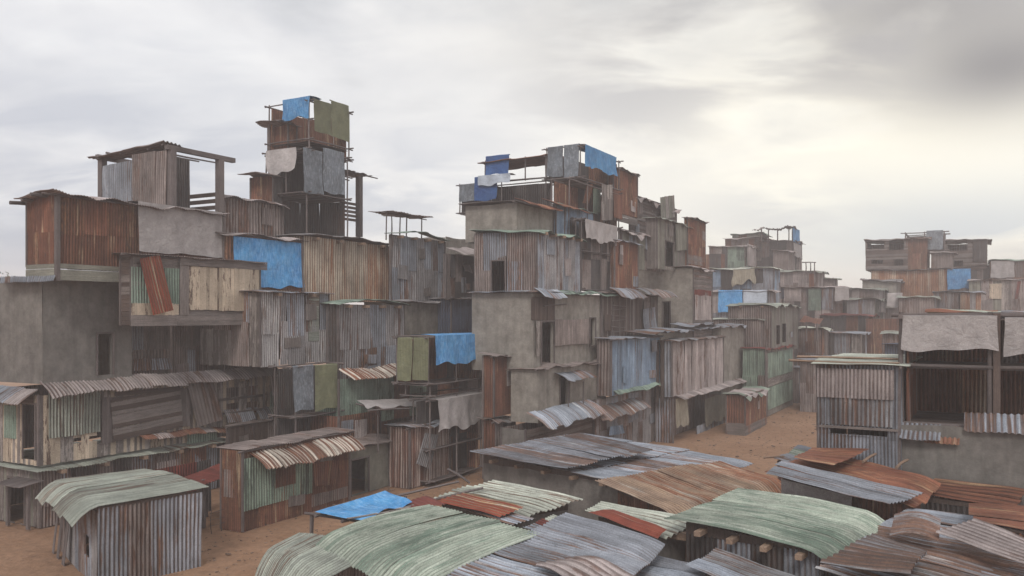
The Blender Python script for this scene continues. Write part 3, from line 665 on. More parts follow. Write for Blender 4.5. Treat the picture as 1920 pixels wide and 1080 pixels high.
L3 = block('jutting plank room with cream flaking boards and a green tin panel', 226, 246, 487, 478, 610, 31.2, e='hplank:woodbrown,woodgrey', f='hplank:woodgrey', roof='brown', oh=.25, ohe=.35, rwarp=.012, droop=.02,
    patches=[('f', 246, 500, 335, 568, 'corr:green', dict(off=.06)), ('f', 246, 568, 335, 590, 'plank:beige', dict(off=.06, name='board_panel')),
             ('f', 337, 482, 354, 590, 'plank:woodgrey', dict(off=.09, name='board_panel')), ('f', 354, 499, 486, 580, 'plank:beige', dict(off=.06, name='board_panel')),
             ('f', 411, 502, 486, 582, 'plank:beige', dict(off=.11, name='board_panel', key='2')), ('f', 246, 591, 331, 612, 'hplank:woodgrey', dict(off=.07, name='board_panel')), ('f', 331, 590, 411, 611, 'hplank:woodgrey', dict(off=.07, name='board_panel')), ('f', 411, 588, 486, 610, 'hplank:woodgrey', dict(off=.07, name='board_panel')),
             ('f', 338, 480, 500, 497, 'hplank:woodgrey', dict(off=.13, name='fascia_board'))])
leaner('red and yellow striped tin sheet leaning on the jutting plank room', L3, 'f', ((287, 590), (325, 581), (299, 478), (262, 485)), 'corr:redstripe', off=.5, pitch=.14, amp=.02, pw=3)
L4 = block('rust red corrugated room on the left skyline, roof poles poking out at its left', 51, 108, 416, 366, 498, 32, e='corr:rust', f='corr:rust', roof=['brown', 'pinkgrey'], oh=.35, ohe=.5, rwarp=.09, droop=.03, ckw=dict(pl=1.7, pw=1.1), pitch=.13)
mb = MB('skirt'); mb.boards((W3(L4.a1, L4.b0 - .06, L4.z0 - .55), W3(L4.a1, L4.b0 - .06, L4.z0 + .08), W3(L4.a0, L4.b0 - .06, L4.z0 + .08), W3(L4.a0, L4.b0 - .06, L4.z0 - .55)), 'woodgreen', bw=.34)
mb.boards((W3(L4.a0 - .06, L4.b0, L4.z0 - .55), W3(L4.a0 - .06, L4.b0, L4.z0 + .08), W3(L4.a0 - .06, L4.b1, L4.z0 + .08), W3(L4.a0 - .06, L4.b1, L4.z0 - .55)), 'woodgreen', bw=.34); mb.build('skirt_boards', L4.root)
mb = MB('L4post'); mb.box(W3(L4.a0 - .12, L4.b0 - .12, L4.z0 - .6), U * .16, V * .16, Z * (L4.z1 - L4.z0 + .6), 'post'); mb.build('corner_post', L4.root)
for i, (db, z, ln) in enumerate(((.5, .0, .7), (1.5, -.12, .45), (2.2, -.2, .5))):
    mb = MB('pk%d' % i); mb.pole(W3(L4.a0 + .8, L4.b0 + db, L4.z1 + z), W3(L4.a0 - ln, L4.b0 + db + .15, L4.z1 + z), .1, 'post'); mb.build('roof_pole', L4.root)
tarp('large pale grey tarp covering the right half of the rust red skyline room', L4, 'f', 258, 377, 416, 471, 'tarpgrey', fold=.9, off=.15, wav=.025, rag=.03)

# roof top frames (post and plank rooms)
def post_room(label, xl, xc, xr, yt, yb, b, over=1.2, wall_e='corr:brown', half=.75, **kw):
    g = geom(xl, xc, xr, yt, yb, b, **kw); root = empty('open_room', W3(g.a0, g.b0, g.z0), label, 'open room', 'open post and beam rooms on the skyline'); g.root = root
    A, B, H = g.a1 - g.a0, g.b1 - g.b0, g.z1 - g.z0; k = 0
    for a, b_ in ((g.a0, g.b0), (g.a1, g.b0), (g.a0, g.b1), (g.a1, g.b1), (g.a0, g.b0 + B * .45)):
        mb = MB(label + str(k)); k += 1; mb.box(W3(a - .15, b_ - .15, g.z0), U * .3, V * .3, Z * H, 'post'); mb.build('post', root)
    for p, e_ in ((W3(g.a0 - .3, g.b0 - .12, g.z1), U * (A + 1.2)), (W3(g.a0 - .3, g.b1 - .12, g.z1), U * (A + 1.0))):
        mb = MB(label + 'bm%d' % k); k += 1; mb.box(p, e_, V * .24, Z * .22, 'post', along=0); mb.build('beam', root)
    for i in range(5):
        z = g.z1 + .24 - .1 * (i % 2); b_ = g.b0 + B * (i + .3) / 5
        mb = MB(label + 'pl%d' % i); mb.pole(W3(g.a0 - .3, b_, z), W3(g.a1 + over * mb.r.uniform(.5, 1.3), b_, z), .05, 'post'); mb.build('roof_pole', root)
    mb = MB(label + 'e'); mb.sheets((W3(g.a0 - .2, g.b0 + B * .5, g.z0), W3(g.a0 - .2, g.b0 + .1, g.z0), W3(g.a0 - .2, g.b0 + .1, g.z1 - .02), W3(g.a0 - .2, g.b0 + B * .5, g.z1 - .05)), wall_e.split(':')[1], warp=.02); mb.build('wall_sheet', root)
    mb = MB(label + 'e2'); mb.sheets((W3(g.a0 - .1, g.b1, g.z0), W3(g.a0 - .1, g.b0 + B * .52, g.z0), W3(g.a0 - .1, g.b0 + B * .52, g.z1 - .25), W3(g.a0 - .1, g.b1, g.z1 - .35)), 'bluegrey', warp=.05); mb.build('wall_sheet', root)
    mb = MB(label + 'b'); mb.sheets((W3(g.a0 + .1, g.b0 + 1.3, g.z0 + .1), W3(g.a0 + A * half, g.b0 + 1.3, g.z0 + .1), W3(g.a0 + A * half, g.b0 + 1.3, g.z1), W3(g.a0 + .1, g.b0 + 1.3, g.z1)), 'dark'); mb.build('back_wall', root)
    mb = MB(label + 's')
    for i in range(3): mb.box(W3(g.a1 - .05, g.b0, g.z0 + .15 + i * .32), V * B, Z * .2 + V * mb.r.uniform(-.1, .1), U * .04, 'woodbrown', along=0)
    for i in range(4): mb.box(W3(g.a0 + A * .1, g.b1 - .1, g.z0 + .05 + i * .24), U * A * .9, Z * .15, V * .04, 'woodbrown', along=0)
    mb.build('slats', root)
    mb = MB(label + 'rf'); mb.sheets((W3(g.a0 - .4, g.b0 + .3, g.z1 + .32), W3(g.a0 + A * .25, g.b0 + .3, g.z1 + .32), W3(g.a0 + A * .25, g.b1 + .6, g.z1 + .1), W3(g.a0 - .4, g.b1 + .6, g.z1 + .1)), 'brown', warp=.07, ragged=.3, pitch=.22, amp=.05); mb.build('roof', root)
    return g
L5 = post_room('open room of thick posts on the skyline above the large grey tarp', 192, 322, 412, 282, 386, 32.8)
L5b = block('dull brown ribbed room between the open post room and the tall tower', 416, 420, 530, 368, 438, 33.2, e='corr:brown', f='corr:brown', roof='pinkgrey', pitch=.2, ckw=dict(pitch=.2, amp=.03), depth=4, rwarp=.06, droop=.12, oh=.3)

# tall tower
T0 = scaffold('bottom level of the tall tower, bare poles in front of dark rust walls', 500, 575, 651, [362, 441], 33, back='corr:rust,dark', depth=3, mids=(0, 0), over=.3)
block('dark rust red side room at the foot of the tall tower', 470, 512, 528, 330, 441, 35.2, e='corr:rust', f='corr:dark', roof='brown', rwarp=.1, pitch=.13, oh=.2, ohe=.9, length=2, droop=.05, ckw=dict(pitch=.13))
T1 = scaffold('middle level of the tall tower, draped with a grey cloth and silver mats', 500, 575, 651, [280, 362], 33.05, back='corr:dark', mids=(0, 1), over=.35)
tarp('pale grey cloth draped over the left side of the middle tower level', T1, 'e', 500, 283, 556, 326, 'tarpgrey', fold=1.2, off=.12, rag=.12)
mat_('mottled silver grey mat hanging on the left of a pair on the middle tower level', T1, 'f', 568, 277, 604, 359, 'matgrey', off=.12)
mat_('mottled silver grey mat hanging on the right of a pair on the middle tower level', T1, 'f', 605, 277, 645, 359, 'matgrey', off=.08)
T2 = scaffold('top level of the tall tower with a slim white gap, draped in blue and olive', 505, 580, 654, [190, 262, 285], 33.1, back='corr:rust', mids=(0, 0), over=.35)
block('rust red cabin with wavy roof on the left of the top tower level', 503, 540, 556, 232, 283, 35.0, e='corr:rust', f='corr:rust', roof='brown', rwarp=.1, pitch=.13, oh=.2, ohe=.8, length=2, droop=.05)
tarp('bright blue tarp over the top left of the tall tower', T2, 'e', 531, 188, 582, 228, 'tarpblue', fold=1.0, off=.12, rag=.1)
mat_('olive green mat hanging on the left half of the top tower level', T2, 'f', 588, 185, 620, 247, 'matgreen', off=.12)
mat_('olive green mat hanging on the right half of the top tower level', T2, 'f', 620, 188, 653, 257, 'matgreen', off=.08)
# right annex of the tower: post and slats
ga = geom(652, 654, 678, 325, 441, 34.2); ra = empty('post_annex', W3(ga.a0, ga.b0, ga.z0), 'thick post with dark slats and a pole roof, right of the tall tower', 'post'); mb = MB('anx'); mb.box(W3(ga.a1 - .2, ga.b0, ga.z0), U * .32, V * .32, Z * (ga.z1 - ga.z0), 'post'); mb.build('post', ra)
for i in range(4):
    mb = MB('anr%d' % i); mb.pole(W3(ga.a0 - 1, ga.b0 + i * .5, ga.z1 + .1 - .05 * i), W3(ga.a1 + (1.6, .5, .3, .6)[i], ga.b0 + i * .5, ga.z1 + .08 - .05 * i), .05, 'post'); mb.build('roof_pole', ra)
mb = MB('ans')
for i in range(5): mb.box(W3(ga.a0 - .4, ga.b0 + .35, ga.z0 + .95 + i * .25), U * (ga.a1 - ga.a0 + .5), Z * .16, V * .04, 'woodbrown', along=0)
mb.build('slats', ra)
mb = MB('anf'); mb.boards((W3(ga.a0 - .6, ga.b0, ga.z1 + .15), W3(ga.a1 + .9, ga.b0, ga.z1 + .15), W3(ga.a1 + .9, ga.b0 + 1.4, ga.z1 + .15), W3(ga.a0 - .6, ga.b0 + 1.4, ga.z1 + .15)), 'post', bw=.2, ragged=.3); mb.build('roof_boards', ra)

# thin canopy on the skyline
def canopy(label, xs, yt, yb, b, mat='brown', wid=2.2, roof=True, over=.6):
    p0 = on_b(xs[0], yt, b); a0 = p0.dot(U); z1 = p0.z; z0 = on_b(xs[0], yb, b).z; root = empty('canopy', Vector((p0.x, p0.y, z0)), label, 'canopy', 'thin pole canopies on the skyline'); a1 = on_b(xs[-1], yt, b).dot(U)
    for i, x in enumerate(xs):
        a = on_b(x, yt, b).dot(U); b_ = b + (i % 2) * wid * .4; mb = MB(label + str(i)); mb.pole(W3(a, b_, z0), W3(a + .05, b_, z1), .05, 'post'); mb.build('post', root)
    if roof:
        mb = MB(label + 'r'); mb.sheets((W3(a0 - .1, b - .4, z1), W3(a1 + over, b - .4, z1), W3(a1 + over, b + wid * .6, z1 + .06), W3(a0 - .1, b + wid * .6, z1 + .06)), mat, warp=.05, ragged=.3, pitch=.3, amp=.03, pw=.7); mb.build('roof', root)
        mb = MB(label + 'p'); mb.pole(W3(a0 - .7, b, z1 - .08), W3(a1 + over, b, z1 - .08), .04, 'post'); mb.build('roof_pole', root)
    else:
        mb = MB(label + 'p'); mb.pole(W3(a0 - 1.2, b, z1 - .02), W3(a1 + .4, b, z1 - .02), .04, 'post'); mb.build('roof_pole', root)
canopy('small ragged canopy on five thin poles, standing alone on the skyline', [724, 754, 762, 770, 790], 397, 450, 33)

# middle row under the tower
M0 = block('narrow rust brown room right of the big grey tarp, half behind the large blue tarp', 416, 418, 567, 437, 540, 31.8, e='corr:rust', f='corr:rust', roof='pinkgrey', depth=5, rwarp=.06, droop=.06)
tarp('large blue tarp wall between the grey tarp and the cream rust streaked wall', M0, 'f', 437, 443, 567, 535, 'tarpblue', fold=.3, off=.1, wav=.03, rag=.08)
M1 = block('cream corrugated room with long orange rust streaks under a thin curved roof', 567, 568, 733, 443, 562, 31.6, e='corr:beigerust', f='corr:beigerust', roof='grey', depth=5, rwarp=.04, droop=.03, oh=.35, beams=4, rarch=.18, ckw=dict(pw=2.2, pl=5))
M2 = block('tall blue grey corrugated room with a shallow arched roof below the thin canopy', 731, 733, 834, 440, 562, 30.6, e='corr:bluegrey', f='corr:bluegrey,grey', roof='green', depth=4, rwarp=.04, droop=.03, oh=.35, beams=4, rarch=.28)
M3 = block('low cement wall block on the skyline left of the middle cluster', 834, 835, 890, 444, 480, 33, e='conc:conc', f='conc:conc', roof=None, depth=3, length=4)
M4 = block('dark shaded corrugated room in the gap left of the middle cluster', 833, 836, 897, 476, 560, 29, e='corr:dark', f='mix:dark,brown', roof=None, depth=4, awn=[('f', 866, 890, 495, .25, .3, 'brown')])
awning(M4.root, M4, 'f', 840, 905, 462, 1.0, .35, 'pinkgrey', droop=.1, warp=.07)
# row below
N1 = block('patchwork tin room with white flakes and an olive strip, under a pale metal roof', 487, 488, 616, 548, 686, 30, e='mix:flaky,bluegrey,pale,brown', f='mix:flaky,flaky,bluegrey,grey', roof='zinc', depth=4, rwarp=.02, droop=.03, oh=.3, beams=2, low=0,
    patches=[('f', 580, 549, 598, 640, 'corr:matgreen' if False else 'hcorr:palegreen', dict(off=.05, amp=.003))])
N1.root['label'] = 'patchwork tin room with flaking pale panels under a flat pale metal roof'
N2 = block('tall narrow grey brown corrugated room under a thin green roof with stub beams', 614, 634, 757, 571, 708, 29, e='corr:dark', f='corr:grey,bluegrey', roof='green', rwarp=.02, droop=.04, oh=.3, beams=4, low=.6, depth=4, rarch=.25)
N3 = block('cement room under a wavy grey roof edge, above the blue tarp of the lower frame', 757, 758, 846, 566, 650, 30, e='conc:conc', f='conc:conc', roof='grey', depth=3, rwarp=.05, droop=.05, low=.8)
N4 = block('dark blue ribbed wall between the cement room and the tall cement house', 845, 846, 890, 560, 650, 29, e='corr:darkblue', f='corr:darkblue', roof='grey', depth=4, rwarp=.04, oh=.2, low=1)

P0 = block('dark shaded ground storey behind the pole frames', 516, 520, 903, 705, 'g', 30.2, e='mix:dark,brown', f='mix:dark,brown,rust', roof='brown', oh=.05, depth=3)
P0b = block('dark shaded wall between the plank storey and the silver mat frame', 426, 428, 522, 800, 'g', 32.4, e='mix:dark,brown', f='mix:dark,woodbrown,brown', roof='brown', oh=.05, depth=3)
# ================================================================ lower street front, left to right
H1 = hut('ribbed tin hut with a curled pale green roof, nearest hut at lower left', (72, 905, 2.5), (137, 958, 2.6), (384, 916, 2.62), (268, 880, 2.35), 'palegreen', 'corr:bluegrey,brown,grey', inset=.3, rd='u', pl=9, pw=1.6, ins=(.75, .12), holes=(((3.9, .75, 4.7, 1.45),), ()), droop=.42, dlen=.8, dvar=.12, arch=.1, rwarp=.012, pitch=.11, amp=.02)
dc = empty('porch', on_a(30, 990, 20.2), 'narrow grey board porch over the ground floor door at the left edge', 'porch')
pc = [on_a(x, 950, 20.2) for x in (14, 52)]
for i, p in enumerate(pc):
    mb = MB('dcp%d' % i); mb.box(Vector((p.x, p.y, 0)), V * .14, U * .12, Z * 1.75, 'post'); mb.build('post', dc)
mb = MB('dcr'); mb.boards((pc[0] + Z * (1.78 - pc[0].z) - U * .5 + V * .1, pc[1] + Z * (1.78 - pc[1].z) - U * .5 - V * .3, pc[1] + Z * (1.9 - pc[1].z) + U * .5 - V * .3, pc[0] + Z * (1.9 - pc[0].z) + U * .5 + V * .1), 'post', bw=.3); mb.build('porch_roof', dc)
for i, (t_, w_, h_) in enumerate(((.62, .42, 2.1), (.80, .34, 2.3), (.95, .3, 2.0))):
    d_ = (H1.I[0] - H1.I[1]); d_.z = 0; d_.normalize(); n_ = Vector((d_.y, -d_.x, 0)); n_ = n_ if n_.dot(H1.cen - H1.I[0]) < 0 else -n_
    p = H1.I[1] + (H1.I[0] - H1.I[1]) * t_; p.z = 0; mb = MB('lp%d' % i); a_ = p + n_ * .3; b_ = p + n_ * .08 + Z * h_; mb.boards((a_ + d_ * w_, a_, b_, b_ + d_ * w_), 'post', bw=w_ / 2, ragged=.2)
    tag(mb.build('leaning_plank'), ('grey plank leaning on the nearest hut, right of its two neighbours', 'middle one of three grey planks leaning on the nearest hut', 'grey plank leaning on the nearest hut, farthest left of three')[i], 'plank', 'planks leaning at lower left')
# rust hut
R1 = block('rust red street hut with green panels and a striped awning', 415, 455, 655, 846, 'g', 25.4, e='corr:rust', f='corr:rust', roof='brown', oh=.1, rwarp=.02, droop=.02, pitch=.11,
    patches=[('e', 420, 880, 440, 930, 'corr:brown'), ('f', 585, 930, 650, 950, 'corr:brown', dict(off=.06)), ('f', 457, 862, 585, 958, 'corr:green', dict(off=.05)), ('f', 516, 872, 553, 915, 'corr:rust', dict(off=.1, key='w', name='window_sheet')), ('f', ((590, 912), (630, 908), (636, 862), (588, 868)), 'corr:rust', dict(off=.14, key='s'))])
awning(R1.root, R1, 'f', 466, 655, 850, .95, .42, 'striped', droop=.14, warp=.05, pitch=.2, amp=.045)
# red lean-to between
g_ = geom(380, 381, 430, 895, 'g', 27.2); r_ = empty('lean_to', W3(g_.a0, g_.b0, 0), 'small red roofed lean-to between the lower left hut and the rust red hut', 'lean-to')
for i, (da, db) in enumerate(((0, 0), (g_.a1 - g_.a0, 0), (g_.a1 - g_.a0, 1.4))):
    mb = MB('lt%d' % i); mb.box(W3(g_.a0 + da, g_.b0 + db, 0), U * .14, V * .14, Z * (g_.z1 - .1), 'post'); mb.build('post', r_)
mb = MB('ltr'); mb.sheets((W3(g_.a0 - .5, g_.b0 - .4, g_.z1 - .25), W3(g_.a1 + .6, g_.b0 - .4, g_.z1 + .12), W3(g_.a1 + .6, g_.b0 + 1.1, g_.z1 + .16), W3(g_.a0 - .5, g_.b0 + 1.1, g_.z1 - .2)), 'redsheet'); mb.build('roof', r_)
mb = MB('ltw'); mb.sheets((W3(g_.a0 - 2, g_.b0 + 2.2, 0), W3(g_.a1 + 1, g_.b0 + 2.2, 0), W3(g_.a1 + 1, g_.b0 + 2.2, 2.2), W3(g_.a0 - 2, g_.b0 + 2.2, 2.2)), ['redsheet', 'dark']); mb.build('wall_sheet', r_)
fe = empty('wire_fence', W3(g_.a0, g_.b0 - .8, 0), 'thin wire fence on rods in front of the small red lean-to', 'fence')
for i in range(7):
    mb = MB('fp%d' % i); a = g_.a0 - .3 + i * .5; mb.pole(W3(a, g_.b0 - .8, -.05), W3(a, g_.b0 - .8, .85), .015, 'dark'); mb.build('rod', fe)
for i in range(3):
    mb = MB('fw%d' % i); mb.pole(W3(g_.a0 - .4, g_.b0 - .8, .25 + i * .25), W3(g_.a0 + 2.9, g_.b0 - .8, .28 + i * .25), .009, 'dark', bend=.06); mb.build('wire', fe)
# frame with mats above the rust hut
S0 = scaffold('pole frame with silver and olive mats above the striped awning of the rust red hut', 515, 555, 634, [690, 783, 850], 28.2, back='corr:dark', mids=(0, 0), over=.4, depth=4)
mat_('mottled silver mat hanging beside the olive mat above the rust red hut', S0, 'f', 548, 688, 587, 773, 'matgrey', off=.1)
mat_('olive green mat hanging beside the silver mat above the rust red hut', S0, 'f', 590, 686, 632, 770, 'matgreen', off=.08)
leaner('pale pinkish board hanging askew right of the barred window', L1, 'f', ((512, 742), (540, 737), (536, 690), (508, 696)), 'corr:pinkgrey', off=.9)
# mid storey behind: green/rust wall + striped awning
P1 = block('green and rust panelled storey below the tall grey brown corrugated room', 634, 635, 800, 712, 792, 28.0, e='corr:green', f='corr:green,rust,green', roof=None, depth=4, pitch=.12, low=.3, ckw=dict(pw=1.6))
awning(P1.root, P1, 'f', 638, 772, 694, .9, .35, 'striped', droop=.1, warp=.06, pitch=.2, amp=.045)
P2 = block('rust red band of wall under the green and rust storey', 634, 635, 712, 782, 850, 27.6, e='corr:rust', f='corr:rust', roof=None, depth=4, low=0)
# concrete door hut
D1 = block('small cement hut with a dark doorway, right of the rust red hut', 655, 656, 745, 842, 'g', 25.9, e='conc:concgreen', f='conc:concgreen', roof='brown', depth=4, rwarp=.06, oh=.3, droop=.06, holes=[('f', 657, 864, 689, 1000, 'door')])
# striped hut
D2 = block('narrow hut of brown and white striped tin with a loose tin patch', 731, 768, 843, 803, 'g', 24.6, e='corr:darkstripe', f='corr:darkstripe', roof='zinc', rwarp=.07, droop=.1, oh=.25, pitch=.16, ckw=dict(pitch=.16, pl=5, warp=.03))
leaner('loose ribbed tin sheet hung askew on the narrow striped hut', D2, 'f', ((781, 868), (806, 878), (822, 816), (797, 812)), 'corr:grey', off=.25, pitch=.16, amp=.03)
# grey cloth awning on pole
def cloth_roof(label, pts, mat, poles=(), cat='tarp', sag=.15):
    mb = MB(label); mb.clothq(pts, mat, 0, wav=.05, sag=sag, rag=.1); o = tag(mb.build('tarp'), label, cat, 'tarps and mats hanging from the shacks')
b_ = 25.2
cloth_roof('grey cloth awning stretched on poles over the cement hut with the dark doorway', (on_b(692, 769, 25.2), on_b(826, 762, 25.2), on_b(815, 747, 27.3), on_b(668, 752, 27.3)), 'tarpgrey')
aw = empty('awning_poles', on_b(709, 850, 25.4), 'thin poles carrying the grey cloth awning over the cement hut', 'poles')
for i, (p, q) in enumerate(((on_b(709, 848, 25.4), on_b(709, 762, 25.4)), (on_b(668, 757, 26.8), on_b(722, 768, 25.1)), (on_b(690, 770, 25.1), on_b(770, 766, 25.1)))):
    mb = MB('awp%d' % i); mb.pole(p, q, .05, 'post'); mb.build('pole', aw)
# frame with blue tarp and grey tarp
S1 = scaffold('pole frame with a blue tarp and an olive mat below the cement room', 745, 803, 903, [634, 722], 24.0, back='corr:rust,dark', mids=(1, 0), over=.35, depth=3.4)
mat_('olive green mat on the left of the lower blue tarp, nearer the wall', S1, 'e', 746, 634, 774, 712, 'matgreen', off=.12)
mat_('olive green mat just left of the lower blue tarp', S1, 'e', 776, 634, 804, 712, 'matgreen', off=.07)
tarp('bright blue tarp folded over the pole frame below the cement room', S1, 'f', 815, 629, 906, 684, 'tarpblue', fold=1.6, off=.12, rag=.08)
S2 = scaffold('pole frame behind the hanging grey cloth above the lane', 760, 806, 902, [722, 745], 24.1, back=None, floor=False, mids=(0, 0), depth=3.4)
S3 = scaffold('lowest pole frame with dark rooms behind, next to the narrow striped hut', 775, 806, 902, [752, 838, 'x'] if False else [752, 845, 905], 24.0, back='corr:dark,rust', mids=(1, 0), over=.35, depth=3.4)
tarp('pale grey cloth hanging over the lowest pole frame above the lane', S3, 'f', 820, 750, 905, 809, 'tarpgrey', fold=1.2, off=.15, rag=.12)
Q1 = block('slim dark rust cabin between the blue tarp frame and the tall cement house', 906, 926, 962, 668, 782, 21.9, e='corr:rust', f='corr:rust', roof=['zincrust', 'brown'], rwarp=.06, oh=.25, droop=.12, depth=2, pitch=.12)
Q2 = block('slim brown cabin under a bent grey awning below the dark rust cabin', 906, 930, 965, 790, 'g', 22, e='corr:rust', f='corr:brown', roof=['grey', 'brown'], rwarp=.07, oh=.35, droop=.2)

# ================================================================ middle cluster
C1 = block('tall cement house with a dark doorway and a tin shutter, middle of the picture', 885, 1000, 1128, 548, 694, 20.3, e='conc:conc', f='conc:conc', roof='zinc', rdir='u', oh=.3, ohe=.3, rwarp=.02, droop=.03, low=.1,
    holes=[('f', 1014, 604, 1037, 685, 'door'), ('f', 1105, 597, 1115, 648, 'window')],
    patches=[('f', 996, 556, 1040, 600, 'plank:woodbrown', dict(off=.05, name='board_panel')), ('f', 1041, 600, 1104, 648, 'corr:brown', dict(off=.16, name='shutter', pitch=.18)), ('f', 1006, 602, 1013, 668, 'plank:pale', dict(off=.12, name='board_panel'))],
    awn=[('f', 1001, 1046, 541, .6, .3, 'zinc', dict(droop=.1)), ('f', 1046, 1150, 545, .35, .08, 'green', dict(droop=.05, warp=.05))])
mb = MB('stk'); mb.pole(fpt(C1, 'f', 1020, 574, .1), fpt(C1, 'f', 1062, 570, .1), .04, 'post'); mb.build('stick', C1.root)
C1b = block('dark plank wall with a bent tin strip, right of the tall cement house', 1126, 1128, 1232, 549, 640, 20.2, e='plank:woodbrown', f='plank:woodbrown,woodgrey,woodbrown', roof='brown', depth=4, low=.4,
    patches=[('f', ((1212, 628), (1232, 626), (1228, 576), (1206, 580)), 'corr:bluegrey', dict(off=.25, warp=.08))],
    awn=[('f', 1142, 1195, 540, .75, .30, 'bluegrey', dict(droop=.22, warp=.03)), ('f', 1192, 1250, 540, .9, .25, 'zincrust', dict(droop=.25, warp=.03))])
lad = empty('ladder', fpt(C1b, 'f', 1155, 630, .2), 'rough wooden ladder against the dark plank wall', 'ladder')
for i, x in enumerate((1148, 1170)):
    mb = MB('ls%d' % i); mb.pole(fpt(C1b, 'f', x, 632, .25), fpt(C1b, 'f', x + 3, 566, .1), .035, 'post'); mb.build('side_rail', lad)
for i in range(6):
    mb = MB('lr%d' % i); y = 622 - i * 10; mb.pole(fpt(C1b, 'f', 1147, y, .25 - i * .02), fpt(C1b, 'f', 1175, y - (3, -3)[i % 2], .25 - i * .02), .03, 'post'); mb.build('rung', lad)
C1c = block('plain cement house with a narrow doorway, under the ragged pale roof edge', 1196, 1300, 1335, 502, 640, 18.8, e='conc:conc', f='hplank:woodgrey,brown', roof='pinkgrey', oh=.25, rwarp=.07, droop=.14, low=.6, holes=[('e', 1243, 566, 1257, 624, 'door')],
    patches=[('f', 1303, 543, 1333, 553, 'hplank:redsheet' if False else 'corr:redsheet', dict(off=.05)), ('f', 1303, 553, 1333, 600, 'corr:pinkgrey', dict(off=.06))])
C2 = block('low cement room with a tiny tin porch over its doorway, below the tall cement house', 958, 1009, 1136, 692, 790, 19.9, e='conc:conc', f='conc:conc', roof='brown', oh=.25, rwarp=.07, droop=.08, holes=[('f', 1049, 708, 1065, 782, 'door')], low=.1)
awning(C2.root, C2, 'f', 1040, 1096, 702, .7, .2, 'bluegrey', name='porch_roof', droop=.12, warp=.05)
for i, x in enumerate((1066, 1094)):
    mb = MB('pp%d' % i); p = fpt(C2, 'f', x, 715, .55); mb.pole(p, Vector((p.x, p.y, C2.z0)), .04, 'post'); mb.build('porch_post', C2.root)
C3 = block('ground floor wall of the middle cluster behind the large blue grey roof', 940, 985, 1160, 806, 'g', 19.6, e='conc:concdark', f='hplank:woodbrown,woodgrey', roof=None, depth=3, awn=[('f', 990, 1106, 775, 1.0, .45, 'zinc', dict(droop=.2, pitch=.2, amp=.04, warp=.02)), ('f', 1098, 1192, 766, 1.0, .4, 'zincrust', dict(droop=.2, pitch=.2, amp=.04, warp=.02))])
C3b = block('brown grey corrugated ground floor under the blue ribbed room', 1108, 1114, 1237, 752, 'g', 19.5, e='corr:brown', f='corr:brown,bluegrey,grey', roof=None, depth=3, patches=[('f', ((1142, 816), (1172, 812), (1168, 798), (1143, 800)), 'corr:blue', dict(off=.4))])
C4 = block('blue ribbed room jutting over the lane, right of the tall cement house', 1121, 1146, 1237, 637, 742, 19, e='corr:brown', f='corr:blue', roof='zinc', oh=.25, rwarp=.03, droop=.05, pitch=.2, ckw=dict(pitch=.2, pl=5, amp=.03), awn=[('f', 1150, 1237, 734, .25, .12, 'green', dict(droop=.04, name='trim_sheet'))])
C5 = block('tall pale brown corrugated room with rust posts at its corner, over the lane', 1240, 1260, 1356, 640, 744, 18, e='corr:bluegrey', f='corr:pinkgrey', roof='zincrust', oh=.2, rwarp=.04, droop=.05, pitch=.2, ckw=dict(pitch=.22, pl=3, amp=.035, warp=.03))
mb = MB('rp'); mb.box(W3(C5.a0 - .2, C5.b0 + .5, C5.z0 - .4), U * .12, V * .2, Z * 4.1, 'woodbrown'); mb.box(W3(C5.a0 - .25, C5.b0 + .85, C5.z0 - .4), U * .12, V * .16, Z * 4.0, 'woodbrown'); mb.build('corner_boards', C5.root)
C5b = block('cement bay under a pile of tin sheets, right of the pale corrugated room', 1330, 1352, 1398, 612, 735, 18.1, e='conc:conc', f='conc:conc', roof='bluegrey', oh=.3, rwarp=.09, droop=.1, low=.2)
for i, (x0, x1, y) in enumerate(((1300, 1345, 610), (1305, 1350, 617), (1222, 1300, 624))):
    g = C5b if i < 2 else C5
    loose(('warped tin sheet topmost of the pile beside the cement bay', 'warped tin sheet lowest of the pile beside the cement bay', 'bent tin sheet lying on the roof of the pale corrugated room')[i], [(x0, y + 12, g.z1 + (.1 if i == 2 else -.1)) if False else (x0, 690, 5), (x1, 690, 5), (x1, 680, 5), (x0, 680, 5)], 'zinc') if False else None
    mb = MB('pile%d' % i); p = fpt(C5, 'f', x0, y, -.3); q = fpt(C5, 'f', x1, y, -.3); z = CAMZ + (HY - y) * p.y / F; p.z = q.z = z
    mb.sheets((p, q, q + V * 1.6 + Z * .15, p + V * 1.6 + Z * .1), 'bluegrey', warp=.09, ragged=.2)
    tag(mb.build('roof_sheet'), ('warped tin sheet topmost of the pile beside the cement bay', 'warped tin sheet lowest of the pile beside the cement bay', 'bent tin sheet lying on the roof edge of the pale corrugated room')[i], 'metal sheet', 'loose sheets about the shacks')
C6 = block('open ground floor stall with ragged cloth curtains and a blue tin counter, facing the lane', 1230, 1262, 1398, 748, 'g', 18, e='corr:bluegrey', f=None, roof=None,
    patches=[('f', 1306, 800, 1366, 832, 'corr:bluegrey', dict(off=.0, name='counter'))])
mb = MB('c6w'); mb.sheets((W3(C6.a0, C6.b0 + 1.6, 0), W3(C6.a1, C6.b0 + 1.6, 0), W3(C6.a1, C6.b0 + 1.6, C6.z1), W3(C6.a0, C6.b0 + 1.6, C6.z1)), ['brown', 'dark']); mb.build('inner_wall', C6.root)
mb = MB('c6s')
for z in (.9, 1.4, 2.0): mb.box(W3(C6.a0 + 3.5, C6.b0 + 1.3, z), U * 1.6, V * .2, Z * .12, 'pale', along=0)
mb.build('shelves', C6.root)
awning(C6.root, C6, 'f', 1262, 1425, 742, .7, .15, 'pinkgrey', droop=.04, warp=.03, off=-.1)
